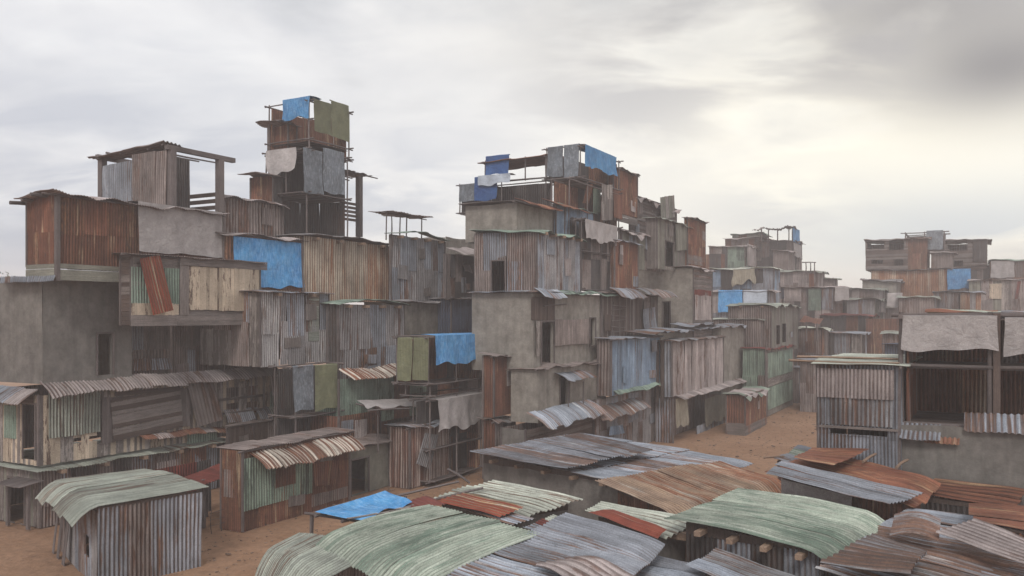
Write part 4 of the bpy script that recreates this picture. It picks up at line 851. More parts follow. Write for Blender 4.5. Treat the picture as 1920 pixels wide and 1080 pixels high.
for i, (x0, x1, y1) in enumerate(((1266, 1288, 803), (1321, 1361, 798))):
    mat_(('narrow ragged pale curtain at the left of the open stall', 'wide ragged pale curtain at the right of the open stall')[i], C6, 'f', x0, 748, x1, y1, 'ragcloth', off=.1, fold=0, rag=.1)
C7 = block('small rust red booth on a plank base, standing out in the lane', 1362, 1397, 1436, 742, 'g', 14.9, e='corr:rust', f='corr:rust', roof=['pinkgrey', 'greenroof'], oh=.3, rwarp=.06, droop=.2, pitch=.14,
    patches=[('f', 1398, 800, 1435, 820, 'hplank:woodgrey', dict(off=.05, name='base_boards')), ('e', 1363, 792, 1397, 815, 'hplank:woodgrey', dict(off=.05, name='base_boards'))])
C8 = block('two storey house front of framed green panels at the bend of the lane', 1393, 1435, 1487, 655, 'g', 15.9, e='mix:green,brown,green', f='conc:conc', roof='redsheet', oh=.25, rwarp=.04, droop=.1,
    patches=[('f', 1437, 663, 1486, 710, 'corr:green', dict(off=.05)), ('f', 1437, 728, 1486, 770, 'corr:green', dict(off=.05, key='b')), ('f', 1435, 652, 1440, 782, 'plank:post', dict(off=.08, name='board_panel')), ('f', 1437, 712, 1487, 726, 'hplank:pale', dict(off=.08, name='board_panel'))])
C8b = block('plank room with two dark windows, above the green panelled house front', 1366, 1446, 1496, 574, 656, 15.9, e='corr:brown', f='plank:woodgreen,woodgrey', roof='palegreen', oh=.3, rwarp=.06, rarch=.2, droop=.14, beams=2, bside='e', low=.3, depth=5,
    holes=[('f', 1456, 610, 1462, 646, 'gap'), ('f', 1467, 607, 1474, 642, 'gap')])
C8c = block('brown ribbed side room under a pale green roof edge, left of the two dark windows', 1333, 1428, 1448, 600, 668, 16.6, e='corr:brown', f='corr:brown', roof='palegreen', oh=.25, rwarp=.05, droop=.1, low=.6, length=2)
C9 = block('tall shaded house closing the end of the lane', 1487, 1495, 1560, 690, 'g', Y=82, e='mix:brown,pinkgrey', f='mix:pinkgrey,brown,bluegrey', roof='bluegrey', depth=5, length=8, holes=[])
# upper storeys of the middle cluster
T1h = block('grey green ribbed room with a leaning doorway under a green roof with stub beams', 891, 1006, 1088, 434, 548, 20.8, e='mix:bluegrey,grey,woodgreen,brown', f='corr:bluegrey,grey', roof='green', oh=.3, ohe=.35, rwarp=.08, droop=.08, beams=5, low=.1,
    holes=[('e', 923, 490, 948, 548, 'door')])
T2h = block('smooth cement room with a thin slab roof, upper left of the middle cluster', 873, 969, 1042, 380, 440, 22.2, e='conc:conc', f='conc:conc', roof='brown', oh=.15, ohe=.4, rwarp=.02, droop=.02, low=.3, awn=[('f', 966, 1030, 372, .8, .25, 'rustroof', dict(droop=.06)), ('f', 1018, 1085, 374, .8, .25, 'rustroof', dict(droop=.06))])
T2b = block('blue ribbed cabin beside the smooth cement room', 1038, 1042, 1112, 382, 440, 22, e='corr:blue', f='corr:blue', roof='green', oh=.2, rwarp=.03, droop=.06, depth=3, low=.3)
T3 = scaffold('long open pole frame above the smooth cement room', 862, 1024, None, [335, 390], 24.3, length=1.2, back='corr:dark', mids=(1, 1), over=.3, depth=3)
mat_('dark blue tarp hanging low on the left of the long open pole frame', T3, 'e', 890, 333, 932, 377, 'tarpdarkblue', off=.1)
tarp('white tarp folded over the rail above the dark blue tarp', T3, 'e', 897, 330, 957, 348, 'tarpwhite', off=.2, fold=.8)
mat_('dark sheet hanging at the far left corner of the long open pole frame', T3, 'e', 862, 347, 890, 378, 'tarpdarkblue' if False else 'matgrey', off=.05)
T3b = scaffold('top pole frame open to the sky with an orange tin roof', 910, 1024, 1060, [294, 335], 24.4, back=None, mids=(1, 2), over=.3, floor=False, depth=3, rad=.055)
mb = MB('t3r'); mb.sheets((W3(T3b.a0 - .3, T3b.b0 - .2, T3b.z1 + .15), W3(T3b.a1, T3b.b0 - .2, T3b.z1 + .15), W3(T3b.a1, T3b.b1, T3b.z1 - .05), W3(T3b.a0 - .3, T3b.b1 + .4, T3b.z1 - .05)), 'rustroof', warp=.05, ragged=.2); mb.build('roof', T3b.root)
mat_('dark blue tarp hanging under the orange tin roof at the top left', T3b, 'e', 911, 294, 955, 330, 'tarpdarkblue', off=.08)
T4 = scaffold('top frame of the middle cluster with silver mats and a blue tarp', 1025, 1088, 1160, [275, 333], 22, back='corr:dark', endback='corr:rust', mids=(0, 0), over=.35, depth=3)
mat_('mottled silver mat on the left of a pair at the top of the middle cluster', T4, 'e', 1027, 277, 1056, 333, 'matgrey', off=.12)
mat_('mottled silver mat on the right of a pair at the top of the middle cluster', T4, 'e', 1058, 273, 1086, 332, 'matgrey', off=.08)
tarp('bright blue tarp over the top right of the middle cluster', T4, 'f', 1096, 270, 1155, 310, 'tarpblue', off=.12, fold=1.2)
T4r = block('rust red cabin under a wavy roof at the top right of the middle cluster', 1140, 1150, 1195, 313, 396, 22.2, e='corr:rust', f='corr:rust', roof='brown', rwarp=.1, oh=.2, droop=.05, depth=2.5, pitch=.13, patches=[('f', 1151, 398, 1195, 413, 'hplank:woodgrey', dict(off=.02, name='board_panel')), ('f', 1150, 355, 1167, 407, 'corr:rust', dict(off=.2))])
T4b = scaffold('second frame of the middle cluster with dark rooms and leaning boards', 1035, 1068, 1160, [335, 412], 22.0, back='corr:dark,rust', endback='corr:rust', mids=(2, 0), over=.3, depth=3)
leaner('green tin strip standing in the second frame of the middle cluster', T4b, 'f', ((1112, 400), (1126, 398), (1126, 352), (1112, 354)), 'corr:green', off=-.6)
leaner('rust brown board leaning left of the green tin strip', T4b, 'f', ((1092, 380), (1104, 379), (1112, 345), (1100, 346)), 'corr:rust', off=-.5)
leaner('ladder shaped window frame of grey boards in the second frame', T4b, 'f', ((1128, 412), (1148, 411), (1148, 345), (1128, 346)), 'mix:woodgrey,pale', off=.1)
T5 = block('grey plank room under a curled ribbed roof edge, right of the rust red top cabin', 1180, 1188, 1268, 366, 412, 22.5, e='hplank:woodgrey', f='hplank:woodgrey,woodbrown', roof='pinkgrey', rwarp=.06, oh=.35, droop=.28, depth=3, low=1.4, patches=[('f', ((1240, 412), (1266, 406), (1262, 366), (1238, 370)), 'plank:woodgreen,pale', dict(off=.4, name='board_panel'))])
T8 = scaffold('middle frame with a hanging grey cloth, right of the grey green ribbed room', 1080, 1090, 1160, [412, 470, 543], 20.9, back='corr:dark,brown', endback='corr:rust', mids=(1, 0), over=.3, depth=3.5)
tarp('grey brown cloth hanging over the middle frame of the middle cluster', T8, 'f', 1096, 410, 1156, 448, 'tarpgrey', off=.15, fold=1.0, rag=.1)
T8r = block('rust red strip room beside the dark frame of the middle cluster', 1145, 1152, 1196, 450, 543, 20.7, e='corr:rust', f='corr:rust', roof='bluegrey', rwarp=.05, oh=.25, droop=.1, depth=2.5, pitch=.13)
T6l = block('dim ribbed room with a tiny window under a curled roof, in the middle cluster', 1160, 1166, 1236, 430, 500, 21, e='corr:brown', f='mix:brown,woodgreen,bluegrey', roof='pinkgrey', rwarp=.06, oh=.35, droop=.3, depth=3, holes=[('f', 1208, 468, 1222, 486, 'window')])
T6 = block('green grey plank room with a dark doorway, upper right of the middle cluster', 1212, 1232, 1290, 408, 503, 20.2, e='plank:woodgrey', f='plank:woodgreen,woodgrey', roof='palegreen', rwarp=.06, oh=.3, droop=.1, holes=[('f', 1247, 452, 1262, 499, 'door')], patches=[('f', ((1268, 470), (1290, 468), (1290, 418), (1266, 420)), 'plank:woodgreen', dict(off=.15, name='board_panel'))])
T7 = block('rust red cabin on a plank base at the right end of the middle skyline', 1284, 1289, 1322, 408, 476, 20, e='corr:rust', f='corr:rust', roof='brown', rwarp=.05, oh=.25, droop=.05, depth=3, low=1.2, patches=[('f', 1289, 476, 1321, 494, 'hplank:woodgrey', dict(off=.02, name='board_panel'))])
# ================================================================ foreground huts, seen from above
F1 = hut('cement walled hut under the large blue grey ribbed roof in the middle foreground', (887, 850, 2.6), (1168, 906, 2.35), (1408, 864, 2.6), (1095, 814, 3.0), 'zinc', 'conc:concdark', inset=.35, beams=5, droop=.05, rwarp=.02, pitch=.14, amp=.028)
loose('lifted blue grey sheet lying on top of the large middle roof', [(880, 848, 2.78), (1092, 811, 3.2), (1220, 842, 3.05), (1062, 875, 2.75)], ['zinc', 'bluegrey'], pitch=.14, amp=.028, warp=.03, ragged=.2, pl=9, droop=0)
F2 = hut('brown walled hut under the long orange striped roof in the middle foreground', (1118, 902, 2.45), (1272, 966, 2.2), (1480, 905, 2.7), (1352, 864, 2.85), 'orangeroof', 'corr:rust', inset=.6, droop=.18, rwarp=.03, pl=3.2, pw=1.2)
F3 = hut('ribbed hut with stub beams under the wide green roof at lower right', (1247, 974, 2.9), (1560, 1042, 2.65), (1668, 966, 3.0), (1392, 918, 3.25), 'greenroof', 'corr:dark,bluegrey', inset=.45, beams=4, droop=.22, dlen=.7, dvar=.4, rwarp=.028, arch=-.05, archt=.1, pl=3.4, pw=1.4)
F4 = hut('dark rust hut under the rust red roof, left of the bare cement wall', (1440, 884, 3.55), (1712, 946, 3.2), (1757, 902, 3.5), (1560, 848, 3.9), 'rustroof', 'corr:rust', inset=.35, droop=.10, rwarp=.05, pitch=.3, amp=.012, pl=4, wallR='corr:rust')
loose('silver blue ribbed strip along the near edge of the rust red roof', [(1668, 943, 3.33), (1730, 925, 3.45), (1466, 869, 3.78), (1437, 888, 3.64)], ['zinc', 'bluegrey'], droop=0, pl=9, warp=.04, pitch=.14, amp=.03)
loose('rust red flat sheet with pale creases lying on the rust red roof', [(1488, 858, 3.95), (1524, 841, 4.05), (1628, 845, 4.05), (1560, 872, 3.95)], 'rustroof', pitch=.4, amp=.012, pl=9, pw=2)
cloth_roof('grey flat panel hanging under the silver blue strip', (on_z(1443, 948, 1.7), on_z(1606, 972, 1.75), on_z(1606, 925, 2.62), on_z(1440, 893, 2.75)) if False else tuple(F4.I[0] + (F4.I[1] - F4.I[0]) * t + Vector((-.08, -.12, dz)) for t, dz in ((0, -1.25), (.62, -1.25), (.62, -.18), (0, -.18))), 'tarpgrey')
F5 = hut('ribbed hut under the wide green roof at the bottom centre', (585, 1012, 2.6), (790, 1102, 2.3), (1014, 1000, 2.7), (800, 949, 3.0), 'greenroof', 'corr:grey,brown', inset=.4, beams=0, rd='u', droop=.25, dlen=.7, dvar=.4, rwarp=.02, arch=.03, archt=.10, pl=3.0, pw=1.3)
F6 = hut('hut under the long grey blue roof, right of the bottom centre green roof', (790, 1106, 2.35), (1060, 1190, 2.2), (1247, 1015, 2.6), (1064, 962, 2.85), ['zinc', 'zinc', 'bluegrey'], 'corr:brown', inset=.4, droop=.08, rwarp=.03, pl=2.8, pw=1.2, pitch=.14, amp=.03)
loose('curved brown ribbed sheet lying loose at the bottom edge', [(998, 1050, 2.75), (1100, 1030, 2.85), (1215, 1090, 2.7), (1110, 1120, 2.6)], 'pinkgrey', pitch=.24, amp=.05, warp=.05, pl=9, droop=.1)
F6b = hut('low hut under a grey blue roof at the bottom, between the two green roofs', (1120, 1075, 2.0), (1330, 1140, 2.0), (1400, 1078, 2.1), (1210, 1036, 2.1), ['zinc', 'bluegrey'], 'corr:brown', rwarp=.04, inset=.35)
F6c = hut('low hut under a brown streaked roof at the bottom, right of the beams', (1290, 1062, 2.3), (1480, 1150, 2.2), (1560, 1105, 2.3), (1345, 1029, 2.4), ['zincrust', 'zinc'], 'corr:brown', rwarp=.04, inset=.35)
F7 = hut('wide hut under the blue grey roof at the lower right edge', (1600, 1018, 2.6), (1960, 1110, 2.6), (2120, 1010, 3.0), (1708, 955, 3.0), ['zinc', 'bluegrey', 'zinc'], 'corr:brown', rwarp=.03, inset=.4, pl=3.5)
F7b = hut('cement walled hut under the brown streaked roof in the lower right corner', (1532, 1066, 2.5), (1900, 1190, 2.3), (2060, 1100, 2.6), (1648, 1006, 2.85), ['zincrust', 'zinc'], 'conc:concdark', rwarp=.04, inset=.4, pl=3.6, pitch=.2, amp=.035)
loose('lifted brown streaked sheet with a ragged end in the lower right corner', [(1536, 1056, 2.85), (1640, 1003, 3.05), (1738, 1036, 3.05), (1706, 1074, 2.9)], ['zincrust'], pitch=.2, amp=.045, pl=9, warp=.04)
loose('dull brown sheet tilted over a dark gap at the lower right edge', [(1752, 996, 3.3), (1830, 975, 3.5), (2050, 1060, 3.3), (1960, 1072, 3.0)], 'pinkgrey', pitch=.13, amp=.025, pl=9, warp=.03)
mb = MB('arch'); c0, c1 = on_z(1668, 1005, 3.1), on_z(1760, 1015, 3.1); nu, nv = 40, 26; t = np.linspace(0, 1, nu); s_ = np.linspace(0, 1, nv); d = np.array(c1 - c0); bk = np.array(U) * 1.3 + np.array([0, 0, .25])
P = np.array(c0) + t[:, None, None] * d + s_[None, :, None] * bk; P[..., 2] += (np.sin(t * math.pi) * .13)[:, None] + .04 * np.sin(s_ * 1.3 * 2 * math.pi / .2)[None]
mb.grid(P, np.stack([np.tile(s_ * 1.3, (nu, 1)), np.tile(t[:, None] * 2, (1, nv)), np.full((nu, nv), .4)], -1), 'zincrust'); tag(mb.build('roof_sheet'), 'bowed ribbed sheet arching over a dark opening at lower right', 'metal sheet', 'loose sheets about the shacks')
F8 = hut('low dark hut under a flat rust brown roof, in front of the bare cement wall', (1728, 926, 3.1), (1888, 952, 3.0), (1925, 915, 3.3), (1765, 896, 3.4), 'rustroof', 'corr:dark', droop=.02, rwarp=.02, inset=.1, pitch=.3, amp=.015, pl=6)
F8b = hut('orange rust tin box hut at the right edge', (1826, 976, 3.4), (1960, 1000, 3.4), (1990, 955, 3.45), (1828, 944, 3.45), 'rustroof', 'corr:rust', droop=.02, rwarp=.02, inset=.05, pitch=.3, amp=.01)
F9 = hut('low hut with a curved pale striped roof at the bottom left of the green roof', (480, 1040, 2.2), (565, 1110, 2.2), (690, 1045, 2.3), (560, 1000, 2.3), 'palegreen', 'corr:brown', rd='u', droop=.45, dlen=.8, dvar=.15, rwarp=.012, inset=.3, pl=9, pw=1.5, arch=.15, pitch=.11, amp=.022)
F12 = hut('tiny dark hut with grey roof sheets just left of the ribbed tin tower', (1452, 862, 1.9), (1500, 876, 1.9), (1560, 850, 2.1), (1500, 836, 2.1), ['bluegrey', 'greenroof'], 'corr:darkstripe', inset=.15, rwarp=.05)
for i, (x0, y0, x1, y1, z) in enumerate(((1618, 866, 1642, 851, 3.85), (1680, 878, 1702, 862, 3.7), (1432, 858, 1470, 856, 2.1))):
    mb = MB('sp%d' % i); mb.pole(on_z(x0, y0, z), on_z(x1, y1, z + .15), .05, 'beam'); tag(mb.build('pole'), ('pole end sticking out behind the flat rust red sheet', 'pole end sticking out at the back of the rust red roof', 'thin pole jutting left from the tiny dark hut on the lane')[i], 'pole')

# platform of poles with tarp and striped sheets
def pz(*p): return on_z(*p)
pl = empty('pole_rack', on_z(640, 990, 0), 'low rack of poles carrying the blue tarp and pale laths in the foreground', 'rack')
for i, (p, q, r_) in enumerate((((585, 962, 2.3), (585, 962, 0), .07), ((700, 980, 2.3), (700, 980, 0), .06), ((760, 930, 2.4), (760, 930, 0), .06), ((572, 962, 2.3), (720, 985, 2.3), .05), ((590, 968, 2.28), (860, 903, 2.5), .05), ((640, 978, 2.3), (905, 915, 2.5), .05), ((840, 880, 2.3), (880, 905, 2.3), .05))):
    mb = MB('pt%d' % i); mb.pole(on_z(*p) if i > 2 else on_z(*p), on_z(*q) if i > 2 else Vector((on_z(*p).x, on_z(*p).y, 0)), r_, 'post'); mb.build('pole', pl)
mb = MB('bt'); mb.clothq((pz(682, 980, 2.4), pz(775, 948, 2.5), pz(722, 922, 2.55), pz(590, 962, 2.4)), 'tarpblue', 0, wav=.04, rag=.08, sag=.1); tag(mb.build('tarp'), 'bright blue tarp spread flat over the low pole rack in the foreground', 'tarp', 'tarps and mats hanging from the shacks')
for i in range(9):
    mb = MB('lath%d' % i); x = 652 + i * 11; p, q = pz(x, 974 - i * 1.5, 2.47), pz(x + 78, 962 - i * 3.2, 2.5); e = (q - p); n = Vector((-e.y, e.x, 0)).normalized()
    mb.box(p, n * .09, Z * .03, e, 'pale', along=2)
    o = mb.build('lath'); tag(o, ('leftmost', 'second', 'third', 'fourth', 'fifth', 'sixth', 'seventh', 'eighth', 'rightmost')[i] + ' pale lath from the left in the row beside the spread blue tarp', 'lath', 'pale laths on the pole rack')
loose('rust red sheet in a pale wooden frame beside the laths', [(752, 945, 2.5), (800, 932, 2.55), (835, 945, 2.55), (780, 958, 2.5)], 'redsheet', pitch=.2, amp=.01, pw=3)
F10 = hut('low hut under pale striped sheets, between the rack and the middle roof', (808, 936, 2.2), (975, 968, 2.1), (1087, 932, 2.4), (925, 900, 2.5), 'whitegreen', 'conc:concdark', inset=.3, rwarp=.03, droop=.05, pl=5, pitch=.2, amp=.03)
loose('red and yellow striped sheet on the pale striped roof', [(812, 938, 2.42), (865, 921, 2.5), (985, 950, 2.45), (935, 966, 2.35)], 'redstripe', pitch=.2, amp=.02, pw=3, pl=9)
loose('pale blue tin strip at the near edge of the pale striped roof', [(838, 950, 2.2), (880, 943, 2.25), (1005, 972, 2.25), (960, 985, 2.2)], 'zinc', pitch=.14, pl=9)
F11 = hut('small hut under white green striped sheets, left of the lower right green roof', (1100, 962, 2.5), (1248, 1008, 2.45), (1312, 975, 2.6), (1132, 944, 2.7), 'whitegreen', 'conc:concdark', inset=.3, rwarp=.02, droop=.04, pl=6, pitch=.2, amp=.035)
loose('red panel with yellow edges lying across the white green sheets', [(1103, 960, 2.62), (1150, 954, 2.7), (1250, 995, 2.65), (1232, 1010, 2.55)], 'redstripe', pitch=.5, amp=.01, pw=3, pl=9)
mb = MB('bigbeam'); mb.box(on_z(1240, 1008, 2.25), U * .22, V * -1.0 + Z * 0, Z * .2, 'beam', along=1); tag(mb.build('wood_beam'), 'short thick timber lying between the red panel and the green roof', 'timber')
F11b = hut('scrap of zinc and red roof between the pale striped roof and the grey blue roof', (985, 992, 2.2), (1050, 1010, 2.2), (1100, 985, 2.3), (1040, 966, 2.35), ['whitegreen', 'redsheet', 'zinc'], 'conc:concdark', inset=.2, pw=.5, rwarp=.03)

# ================================================================ right hand buildings
RT = block('ribbed tin tower in three bands under a pale green striped roof, at the right', 1534, 1686, None, 687, 'g', Y=27.7, e='corr:bluegrey', f='corr:bluegrey', roof='whitegreen', rdir='w', oh=.25, ohe=.35, length=7, rwarp=.02, droop=.03, pitch=.11, holes=[('e', 1558, 800, 1664, 812, 'gap')],
    patches=[('e', 1532, 690, 1676, 742, 'corr:pinkgrey', dict(off=.14, warp=.03, pl=5, pw=2, pitch=.12)), ('e', 1533, 740, 1674, 792, 'corr:zincrust', dict(off=.08, warp=.035, pl=5, pitch=.14, key='z')), ('e', 1536, 796, 1682, 801, 'hplank:woodgrey', dict(off=.12, name='board_panel'))])
for i, dz in enumerate((.1, .16)):
    mb = MB('rtp%d' % i); mb.pole(W3(RT.a0 + .2 + i * 1.5, RT.b1 + 1.0, RT.z1 + dz), W3(RT.a0 + .1 + i * 1.5, RT.b0, RT.z1 + dz), .05, 'beam'); mb.build('roof_pole', RT.root)
CW = block('bare dark cement wall block at the right edge', 1688, 2040, None, 815, 'g', Y=25.4, e='conc:concdark', f='conc:concdark', roof=None, length=7)
for i, (x0, x1, y, m, o_) in enumerate(((1690, 1765, 792, 'bluegrey', .7), (1735, 1800, 800, 'rust', .6), (1808, 1990, 774, 'zinc', .6))):
    awning(CW.root, CW, 'e', x0, x1, y, o_, (.35, .35, .38)[i], m, droop=.05 + .05 * (i == 2), pitch=(.14, .14, .18)[i], amp=(.02, .02, .03)[i], warp=.03, off=-.4)
SR = scaffold('large open pole shed with a dark rust interior above the bare cement wall', 1690, 2040, None, [594, 696, 815], Y=25.9, back='corr:rust,brown,beigerust,rust', depth=3, length=5, mids=(0, 1), over=.3, rad=.09)
mb = MB('srceil'); mb.boards((W3(SR.a0 + .1, SR.b0 + .1, SR.z1 - .12), W3(SR.a1 - .1, SR.b0 + .1, SR.z1 - .12), W3(SR.a1 - .1, SR.b1 - .1, SR.z1 - .12), W3(SR.a0 + .1, SR.b1 - .1, SR.z1 - .12)), 'woodbrown', bw=.25); mb.build('ceiling_boards', SR.root)
mb = MB('srin'); mb.sheets((W3(SR.a0 + 1.5, SR.b1 - .1, SR.z0), W3(SR.a0 + .1, SR.b1 - .1, SR.z0), W3(SR.a0 + .1, SR.b1 - .1, SR.z1 - .9), W3(SR.a0 + 1.5, SR.b1 - .1, SR.z1 - .9)), 'bluegrey', warp=.06, pitch=.14, amp=.03); mb.build('side_wall', SR.root)
tarp('pale grey cloth hanging from the pole shed, left of its middle post', SR, 'e', 1692, 592, 1870, 655, 'tarpgrey', off=.15, fold=1.4, wav=.03, rag=.05)
tarp('pale grey cloth hanging from the pole shed, cut by the right edge', SR, 'e', 1884, 596, 2030, 668, 'tarpgrey', off=.15, fold=1.4, wav=.03, rag=.06)
mb = MB('srp'); p = fpt(SR, 'e', 1876, 600, .12); mb.box(Vector((p.x, p.y, SR.z0)), V * .2, U * .16, Z * (SR.z1 - SR.z0 + .1), 'woodbrown'); mb.build('post', SR.root)
BX = block('row of low rooms behind the pole shed with orange, green and white roofs', 1745, 1985, None, 592, 640, Y=42, e='mix:brown,darkblue', f=None, roof=['rustroof', 'greenroof', 'zinc'], length=5, oh=.6, ohe=.8, rwarp=.09, tilt=.02, droop=.15, pitch=.14)

# ================================================================ far clusters
FAR = 'far shacks fading in the haze'
def far(label, xl, xc, xr, yt, yb, Y, e, f=None, roof='grey', **k):
    k.setdefault('length', 7); k.setdefault('depth', 6); k.setdefault('group', FAR); k.setdefault('rwarp', .12); k.setdefault('droop', .1); k.setdefault('posts', False); k.setdefault('oh', .5); k.setdefault('low', 1.2)
    return block(label, xl, xc, xr, yt, yb, Y=Y, e=e, f=f or e, roof=roof, **k)
far('far long room with olive and silver mats under one pale roof line', 1428, 1580, 1592, 540, 700, 98, 'mix:brown,pinkgrey,dark', roof='pinkgrey', low=0,
    patches=[('e', 1516, 541, 1539, 582, 'hcorr:matgreen' if False else 'corr:green', dict(off=.15)), ('e', 1541, 541, 1562, 580, 'corr:bluegrey', dict(off=.15)), ('e', 1470, 539, 1503, 565, 'corr:pinkgrey', dict(off=.12)), ('e', 1440, 541, 1470, 560, 'corr:darkblue', dict(off=.1))])
g = G(); g.a0 = on_z(1580, 620, 5).dot(U)
FA = far('far blue grey ribbed room right of the long mat hung room', 1588, 1640, 1660, 562, 700, 96, 'corr:bluegrey,grey', 'mix:pinkgrey,woodgreen', 'palegreen', low=0)
far('far patched room behind a small pale roof, at the foot of the right skyline tower', 1586, 1650, 1663, 543, 566, 99, 'mix:brown,pinkgrey', roof='palegreen')
tarp('far rounded grey cloth drooping left of the far ribbed room', FA, 'e', 1566, 539, 1592, 563, 'tarpgrey', off=.8, fold=.4)
far('far ribbed room with a curled pale roof below the cream rust wall', 1686, 1752, 1760, 558, 700, 92, 'corr:bluegrey,brown', roof='palegreen', low=0)
far('far patched shack below the far blue tarp', 1752, 1838, 1842, 549, 700, 94, 'mix:grey,bluegrey,beigerust', roof='bluegrey', low=0)
tarp('far rounded grey cloth left of the far ribbed room with the curled roof', FA, 'e', 1664, 550, 1692, 575, 'tarpgrey', off=.3, fold=.4)
# mid distance row at the lane's end
FB = far('far small hut with pale boards under a flat grey roof, closing the lane', 1540, 1612, 1625, 626, 'g', 86, 'mix:bluegrey,pale,dark', roof='bluegrey', length=4, rwarp=.05)
far('far rust room under a pale striped roof, left of the small grey roofed hut', 1496, 1540, 1552, 618, 'g', 84, 'corr:rust,brown', roof='whitegreen', length=4)
far('far rust orange corrugated wall right of the lane end', 1624, 1682, 1690, 598, 'g', 90, 'corr:rust', roof=None, length=5, pitch=.13)
far('far dark room behind the lane end huts', 1538, 1626, 1640, 592, 'g', 93, 'mix:dark,rust,brown', roof='redsheet', length=4)
far('far low room with a pale roof just left of the pole shed', 1655, 1700, 1712, 626, 'g', 76, 'corr:rust,brown', roof='palegreen', length=4)
far('far dark blue shed beside the pole shed', 1660, 1696, 1704, 648, 'g', 66, 'corr:darkblue', roof='darkblue', length=3, rwarp=.03)
far('far pink grey shed under a blue roof at the end of the lane', 1500, 1535, 1560, 676, 'g', 74, 'mix:pinkgrey,brown', 'mix:brown,pinkgrey', 'bluegrey', length=4, rwarp=.06)
cg = empty('canopy', at_y(1515, 640, 80), 'far orange tin canopy on posts beyond the two dark windows', 'canopy', 'thin pole canopies on the skyline')
for i, (x, y0, y1) in enumerate(((1512, 604, 640), (1532, 606, 640))):
    mb = MB('cgp%d' % i); mb.pole(at_y(x, y1, 80), at_y(x, y0, 80), .08, 'post'); mb.build('post', cg)
mb = MB('cgr'); p, q = at_y(1498, 604, 80), at_y(1536, 608, 80); q.z = p.z - .1; mb.sheets((p, q, q + U * 2.5 + Z * .5, p + U * 2.5 + Z * .5), 'rustroof', warp=.1); mb.build('roof', cg)
# left far cluster
far('far room with blue and white tarps on its front, right of the middle cluster', 1333, 1440, 1455, 547, 660, 84, 'corr:pinkgrey,bluegrey', roof='pinkgrey', patches=[], length=5, low=0)
FT = geom(1333, 1440, 1455, 547, 620, Y=84)
mat_('far blue tarp hanging beside the white one, right of the middle cluster', FT, 'e', 1347, 545, 1392, 585, 'tarpblue', off=.4)
mat_('far white tarp hanging beside the blue one, right of the middle cluster', FT, 'e', 1394, 545, 1438, 572, 'tarpwhite', off=.35)
FC = far('far blue ribbed room with dark slats and a pale cloth, under a white roof edge', 1333, 1450, 1462, 503, 548, 92, 'mix:blue,bluegrey,dark,blue', roof='whitegreen')
tarp('far pale ragged cloth slung on the blue ribbed room', FC, 'e', 1375, 505, 1415, 532, 'ragcloth', off=.4, fold=.3, rag=.3)
far('far patched room with an orange panel, right of the blue ribbed room', 1455, 1530, 1546, 509, 545, 100, 'mix:pinkgrey,pale,brown', roof='palegreen', patches=[('e', 1517, 513, 1526, 540, 'corr:rustroof', dict(off=.2))])
far('far low room at the right end of the left far cluster', 1530, 1562, 1570, 522, 545, 104, 'mix:brown,pinkgrey', roof='palegreen')
FD = far('far dark room at the middle of the left far cluster', 1415, 1487, 1503, 452, 506, 118, 'mix:dark,brown', roof='brown', low=.5)
far('far brown ribbed room in front of the dark room of the left far cluster', 1450, 1478, 1490, 471, 506, 112, 'corr:brown', roof='pinkgrey', length=4, low=.5)
tarp('far grey cloth at the right edge of the left far cluster', FD, 'f', 1487, 455, 1502, 480, 'tarpgrey', off=.3, fold=.2)
mat_('far blue tarp at the top right of the left far cluster', FD, 'f', 1486, 426, 1499, 453, 'tarpblue', off=.2)
far('far pale plank room with a small window, left of the far dark room', 1330, 1396, 1418, 462, 505, 114, 'mix:pale,dark,green,brown', roof='pinkgrey', low=.5, patches=[('f', 1401, 457, 1417, 497, 'corr:pinkgrey', dict(off=.4))])
far('far rust and dark room at the left end of the far cluster', 1318, 1352, 1362, 476, 505, 108, 'corr:rust,dark', roof=None, low=.5)
far('far small rust room second from the top of the left far cluster', 1360, 1425, 1440, 446, 470, 120, 'corr:rust,brown', roof='pinkgrey', oh=.9, low=0)
far('far small green grey room topmost on the left far cluster', 1373, 1425, 1440, 438, 448, 121, 'mix:woodgreen,rust', roof='green', oh=.6, low=0)
cf = empty('canopy', at_y(1450, 452, 117), 'far wavy canopy on thin posts beside the far blue tarp', 'canopy', 'thin pole canopies on the skyline')
for i, (x, dy) in enumerate(((1428, 0), (1441, 1), (1458, 2), (1479, 0), (1486, 1))):
    mb = MB('cfp%d' % i); mb.pole(at_y(x, 452, 117 + dy), at_y(x, 428, 117 + dy), .09, 'post'); mb.build('post', cf)
mb = MB('cfr'); p, q = at_y(1410, 430, 116), at_y(1488, 426, 116); mb.sheets((p, q, q + U * 3 + Z * .1, p + U * 3 + Z * .2), 'brown', warp=.18, pitch=.4, amp=.06); mb.build('roof', cf)
ce = empty('canopy', at_y(1515, 510, 99), 'far bare pole frame right of the left far cluster', 'canopy', 'thin pole canopies on the skyline')
for i, x in enumerate((1511, 1520, 1527)):
    mb = MB('cep%d' % i); mb.pole(at_y(x, 510, 99), at_y(x, 492, 99), .07, 'post'); mb.build('post', ce)
mb = MB('cer'); mb.pole(at_y(1504, 492, 99), at_y(1530, 492, 99), .07, 'post'); mb.build('rail', ce)
